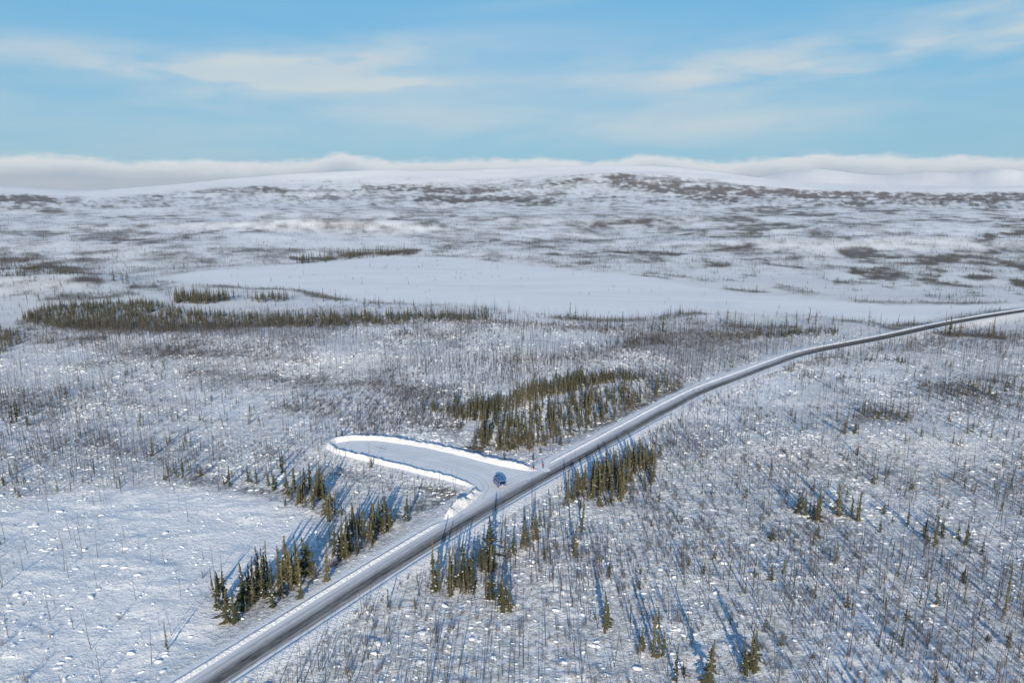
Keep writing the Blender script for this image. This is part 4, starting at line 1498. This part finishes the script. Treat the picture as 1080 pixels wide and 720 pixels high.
def build_van():
    root = bpy.data.objects.new('van', None)
    COL.objects.link(root)
    x, y = at(526.5, 513.5)
    root.scale = (1.1, 1.1, 1.1)
    root.location = (x, y, PULL_Z + 0.014)
    root.rotation_euler = (0, 0, R(22))          # nose points away, rear towards the camera
    tag(root, 'dark blue van parked in the ploughed snow pullout beside the highway', 'van')
    # body: cross sections along Y (rear -2.55 .. nose 2.55)
    def ring(yy, w, zb, zt, wt, zs):
        hw = w / 2; ht = wt / 2
        return [(-hw, yy, zb), (hw, yy, zb), (hw + .02, yy, zb + .25), (hw, yy, zs), (ht, yy, zt - .08), (ht - .12, yy, zt), (-ht + .12, yy, zt), (-ht, yy, zt - .08), (-hw, yy, zs), (-hw - .02, yy, zb + .25)]
    secs = [ring(-2.55, 1.96, .42, 2.22, 1.80, 1.15), ring(-2.48, 2.0, .36, 2.32, 1.86, 1.15), ring(-1.2, 2.0, .34, 2.34, 1.86, 1.15), ring(.6, 2.0, .34, 2.34, 1.86, 1.15),
            ring(1.15, 2.0, .34, 2.24, 1.78, 1.15), ring(1.80, 1.98, .36, 1.32, 1.72, 1.14), ring(2.42, 1.94, .38, 1.12, 1.66, 1.0), ring(2.55, 1.84, .44, .98, 1.55, .86)]
    bm = bmesh.new(); loft(bm, secs)
    bm_obj('body', bm, M_BLUE, root, 0.04, smooth=False)
    # glass
    bm = bmesh.new(); box(bm, (0, -2.56, 1.68), (1.62, .06, .78), Matrix.Rotation(R(-2), 4, 'X')); w = bm_obj('window', bm, M_GLASS, root, .01); w['label'] = 'dark rear window'
    for s in (-1, 1):
        for y0, y1 in ((-2.2, -1.1), (-1.0, .05), (.15, .95)):
            bm = bmesh.new()
            box(bm, (s * .972, (y0 + y1) / 2, 1.66), (.05, y1 - y0, .60), Matrix.Rotation(R(-s * 4), 4, 'Y'))
            bm_obj('window', bm, M_GLASS, root, .01)
    bm = bmesh.new(); box(bm, (0, 1.50, 1.80), (1.60, .05, 1.02), Matrix.Rotation(R(-35) + 0, 4, 'X') @ Matrix.Rotation(R(90), 4, 'X') @ Matrix.Rotation(R(-90), 4, 'X')); w = bm_obj('windscreen', bm, M_GLASS, root, .01)
    # bumpers, lamps, plate
    bm = bmesh.new(); box(bm, (0, -2.60, .58), (1.92, .20, .30)); bm_obj('bumper', bm, M_SALT, root, .04)
    bm = bmesh.new(); box(bm, (0, 2.58, .56), (1.80, .20, .28)); bm_obj('bumper', bm, M_BLACK, root, .04)
    for s in (-1, 1):
        bm = bmesh.new(); box(bm, (s * .90, -2.57, 1.10), (.14, .07, .46)); bm_obj('tail_light', bm, M_RED, root, .02)
        bm = bmesh.new(); box(bm, (s * .68, 2.52, .84), (.34, .10, .15)); bm_obj('headlight', bm, M_WHITE, root, .02)
        bm = bmesh.new(); box(bm, (s * 1.14, 1.05, 1.24), (.20, .12, .24)); bm_obj('mirror', bm, M_BLACK, root, .03)
        bm = bmesh.new(); box(bm, (s * .80, -.6, 2.40), (.05, 2.5, .05)); bm_obj('roof_rail', bm, M_BLACK, root, .01)
        bm = bmesh.new(); box(bm, (s * 1.015, 0, .47), (.03, 2.3, .16)); bm_obj('sill_trim', bm, M_BLACK, root, .01)
    bm = bmesh.new(); box(bm, (0, -2.575, .98), (.52, .02, .14)); bm_obj('number_plate', bm, M_WHITE, root)
    bm = bmesh.new(); box(bm, (0, -2.565, 1.17), (.30, .05, .05)); bm_obj('tailgate_handle', bm, M_BLACK, root)
    bm = bmesh.new(); box(bm, (0, -.2, .42), (1.7, 4.3, .18)); bm_obj('underbody', bm, M_BLACK, root)
    for s in (-1, 1):
        for yy in (-1.55, 1.62):
            bm = bmesh.new(); cyl(bm, (s * .90, yy, .37), .37, .26, 24); t = bm_obj('wheel', bm, M_TYRE, root, .03)
            bm = bmesh.new(); cyl(bm, (s * 1.015, yy, .37), .22, .05, 16); bm_obj('rim', bm, M_RIM, t, .01)


build_van()


# ------------------------------------------------------------------ two people at the mouth of the pullout
def skin_body(name, joints, edges, mat, parent, sub=1):
    """joints: name -> (x, y, z, radius); first one is the root"""
    me = bpy.data.meshes.new(name)
    keys = list(joints)
    me.from_pydata([joints[k][:3] for k in keys], [(keys.index(a), keys.index(b)) for a, b in edges], [])
    o = link(name, me, mat, parent)
    md = o.modifiers.new('skin', 'SKIN')
    for v, k in zip(me.skin_vertices[0].data, keys):
        v.radius = (joints[k][3], joints[k][3]); v.use_root = False
    me.skin_vertices[0].data[0].use_root = True
    ss = o.modifiers.new('smooth', 'SUBSURF'); ss.levels = sub; ss.render_levels = sub
    md.use_smooth_shade = True
    return o


def build_person(px, py, heading, jacket, trousers, hat, label, stride):
    root = bpy.data.objects.new('person', None)
    COL.objects.link(root)
    x, y = at(px, py)
    z = max(PULL_Z + 0.014, float(zof(np.array([x]), np.array([y]))[0]))
    root.location = (x, y, z); root.rotation_euler = (0, 0, heading); root.scale = (1.08, 1.08, 1.08)
    tag(root, label, 'person')
    J = {'pelvis': (0, 0, .94, .15), 'waist': (0, .01, 1.10, .145), 'chest': (0, .02, 1.32, .175), 'neck': (0, .03, 1.49, .062), 'head': (0, .05, 1.62, .095), 'crown': (0, .04, 1.74, .075)}
    Ed = [('pelvis', 'waist'), ('waist', 'chest'), ('chest', 'neck'), ('neck', 'head'), ('head', 'crown')]
    for s, t in ((-1, 'a'), (1, 'b')):
        st = stride * s
        J.update({'hip' + t: (s * .10, 0, .88, .105), 'knee' + t: (s * .11, st * .5 + .03, .49, .068), 'ankle' + t: (s * .11, st, .09, .052), 'toe' + t: (s * .12, st + .17, .045, .045)})
        Ed += [('pelvis', 'hip' + t), ('hip' + t, 'knee' + t), ('knee' + t, 'ankle' + t), ('ankle' + t, 'toe' + t)]
        J.update({'shoulder' + t: (s * .20, .01, 1.42, .085), 'elbow' + t: (s * .28, -st * .4 - .03, 1.15, .058), 'wrist' + t: (s * .27, -st * .6 + .10, .92, .042), 'palm' + t: (s * .265, -st * .6 + .13, .85, .038)})
        Ed += [('chest', 'shoulder' + t), ('shoulder' + t, 'elbow' + t), ('elbow' + t, 'wrist' + t), ('wrist' + t, 'palm' + t)]
        w = -st * .6 + .13
        for f in range(4):
            yy = w - .03 + f * .021
            ln = (.075, .088, .084, .066)[f]
            J.update({'fa%d%s' % (f, t): (s * .262, yy, .812, .010), 'fb%d%s' % (f, t): (s * .255, yy + .008, .812 - ln * .6, .009), 'fc%d%s' % (f, t): (s * .243, yy + .014, .812 - ln, .008)})
            Ed += [('palm' + t, 'fa%d%s' % (f, t)), ('fa%d%s' % (f, t), 'fb%d%s' % (f, t)), ('fb%d%s' % (f, t), 'fc%d%s' % (f, t))]
        J.update({'ta' + t: (s * .255, w + .045, .845, .011), 'tb' + t: (s * .247, w + .06, .80, .009)})
        Ed += [('palm' + t, 'ta' + t), ('ta' + t, 'tb' + t)]
    skin = simple('skin_tone', (0.45, 0.28, 0.21), 0.6, .3)
    skin_body('body', J, Ed, skin, root, 1)

    def grow(names, k):
        return {n: (*J[n][:3], J[n][3] * k + .012) for n in names}
    jn = ['pelvis', 'waist', 'chest', 'neck'] + [a + t for t in 'ab' for a in ('shoulder', 'elbow', 'wrist')]
    je = [e for e in Ed if e[0] in jn and e[1] in jn]
    jj = grow(jn, 1.12)
    jj['pelvis'] = (0, 0, .86, .185); jj['neck'] = (0, .03, 1.50, .085)
    skin_body('jacket', jj, je, jacket, root)
    tn = ['pelvis'] + [a + t for t in 'ab' for a in ('hip', 'knee', 'ankle')]
    te = [e for e in Ed if e[0] in tn and e[1] in tn]
    skin_body('trousers', grow(tn, 1.08), te, trousers, root)
    for t in 'ab':
        a = J['ankle' + t]; b = J['toe' + t]
        skin_body('boot', {'a': (*a[:2], .20, .070), 'b': (*a[:2], .075, .072), 'c': (b[0], b[1] + .03, .055, .058)}, [('a', 'b'), ('b', 'c')], M_BLACK, root)
    skin_body('hat', {'a': (0, .045, 1.71, .112), 'b': (0, .035, 1.79, .085)}, [('a', 'b')], hat, root)
    # face
    bm = bmesh.new()
    for s in (-1, 1):
        r = bmesh.ops.create_icosphere(bm, subdivisions=1, radius=.014, matrix=Matrix.Translation((s * .034, .140, 1.645)))
    bm_obj('eyes', bm, M_BLACK, root)
    bm = bmesh.new(); box(bm, (0, .155, 1.615), (.026, .04, .045), Matrix.Rotation(R(15), 4, 'X')); bm_obj('nose', bm, skin, root, .008)
    bm = bmesh.new(); box(bm, (0, .140, 1.575), (.05, .012, .01)); bm_obj('mouth', bm, simple('lips', (.35, .12, .11), .5, .3), root, .004)
    for s in (-1, 1):
        bm = bmesh.new(); box(bm, (s * .098, .045, 1.63), (.02, .035, .06)); bm_obj('ear', bm, skin, root, .008)


M_JDARK = simple('dark_grey_parka', (0.045, 0.035, 0.04), 0.8, .2)
M_JRED = simple('red_parka', (0.42, 0.035, 0.05), 0.75, .2)
M_TDARK = simple('dark_maroon_trousers', (0.36, 0.035, 0.045), 0.8, .2)
M_TBLK = simple('black_trousers', (0.03, 0.028, 0.03), 0.8, .2)
build_person(562.6, 498.0, R(200), M_JDARK, M_TDARK, M_JDARK, 'person in a dark parka and maroon trousers, nearer the van', 0.08)
build_person(572.8, 495.8, R(165), M_JRED, M_TBLK, M_JDARK, 'person in a red parka standing close to the highway edge', 0.05)


# ------------------------------------------------------------------ the air
def build_haze():
    bm = bmesh.new()
    top = 640.0
    box(bm, (0, 6000, (top - 400) / 2), (88000, 76000, top + 400))
    m = bpy.data.materials.new('haze_air'); m.use_nodes = True
    nt = m.node_tree; nt.nodes.clear()
    v = nt.nodes.new('ShaderNodeVolumePrincipled'); o = nt.nodes.new('ShaderNodeOutputMaterial')
    v.inputs['Color'].default_value = (0.92, 0.90, 0.90, 1)
    v.inputs['Density'].default_value = HAZE
    v.inputs['Anisotropy'].default_value = 0.0
    nt.links.new(v.outputs[0], o.inputs['Volume'])
    tag(bm_obj('haze', bm, m, None, smooth=False), kind='stuff', label='thin cold haze over the land')


HAZE = 1.5e-5
if HAZE > 0:
    build_haze()
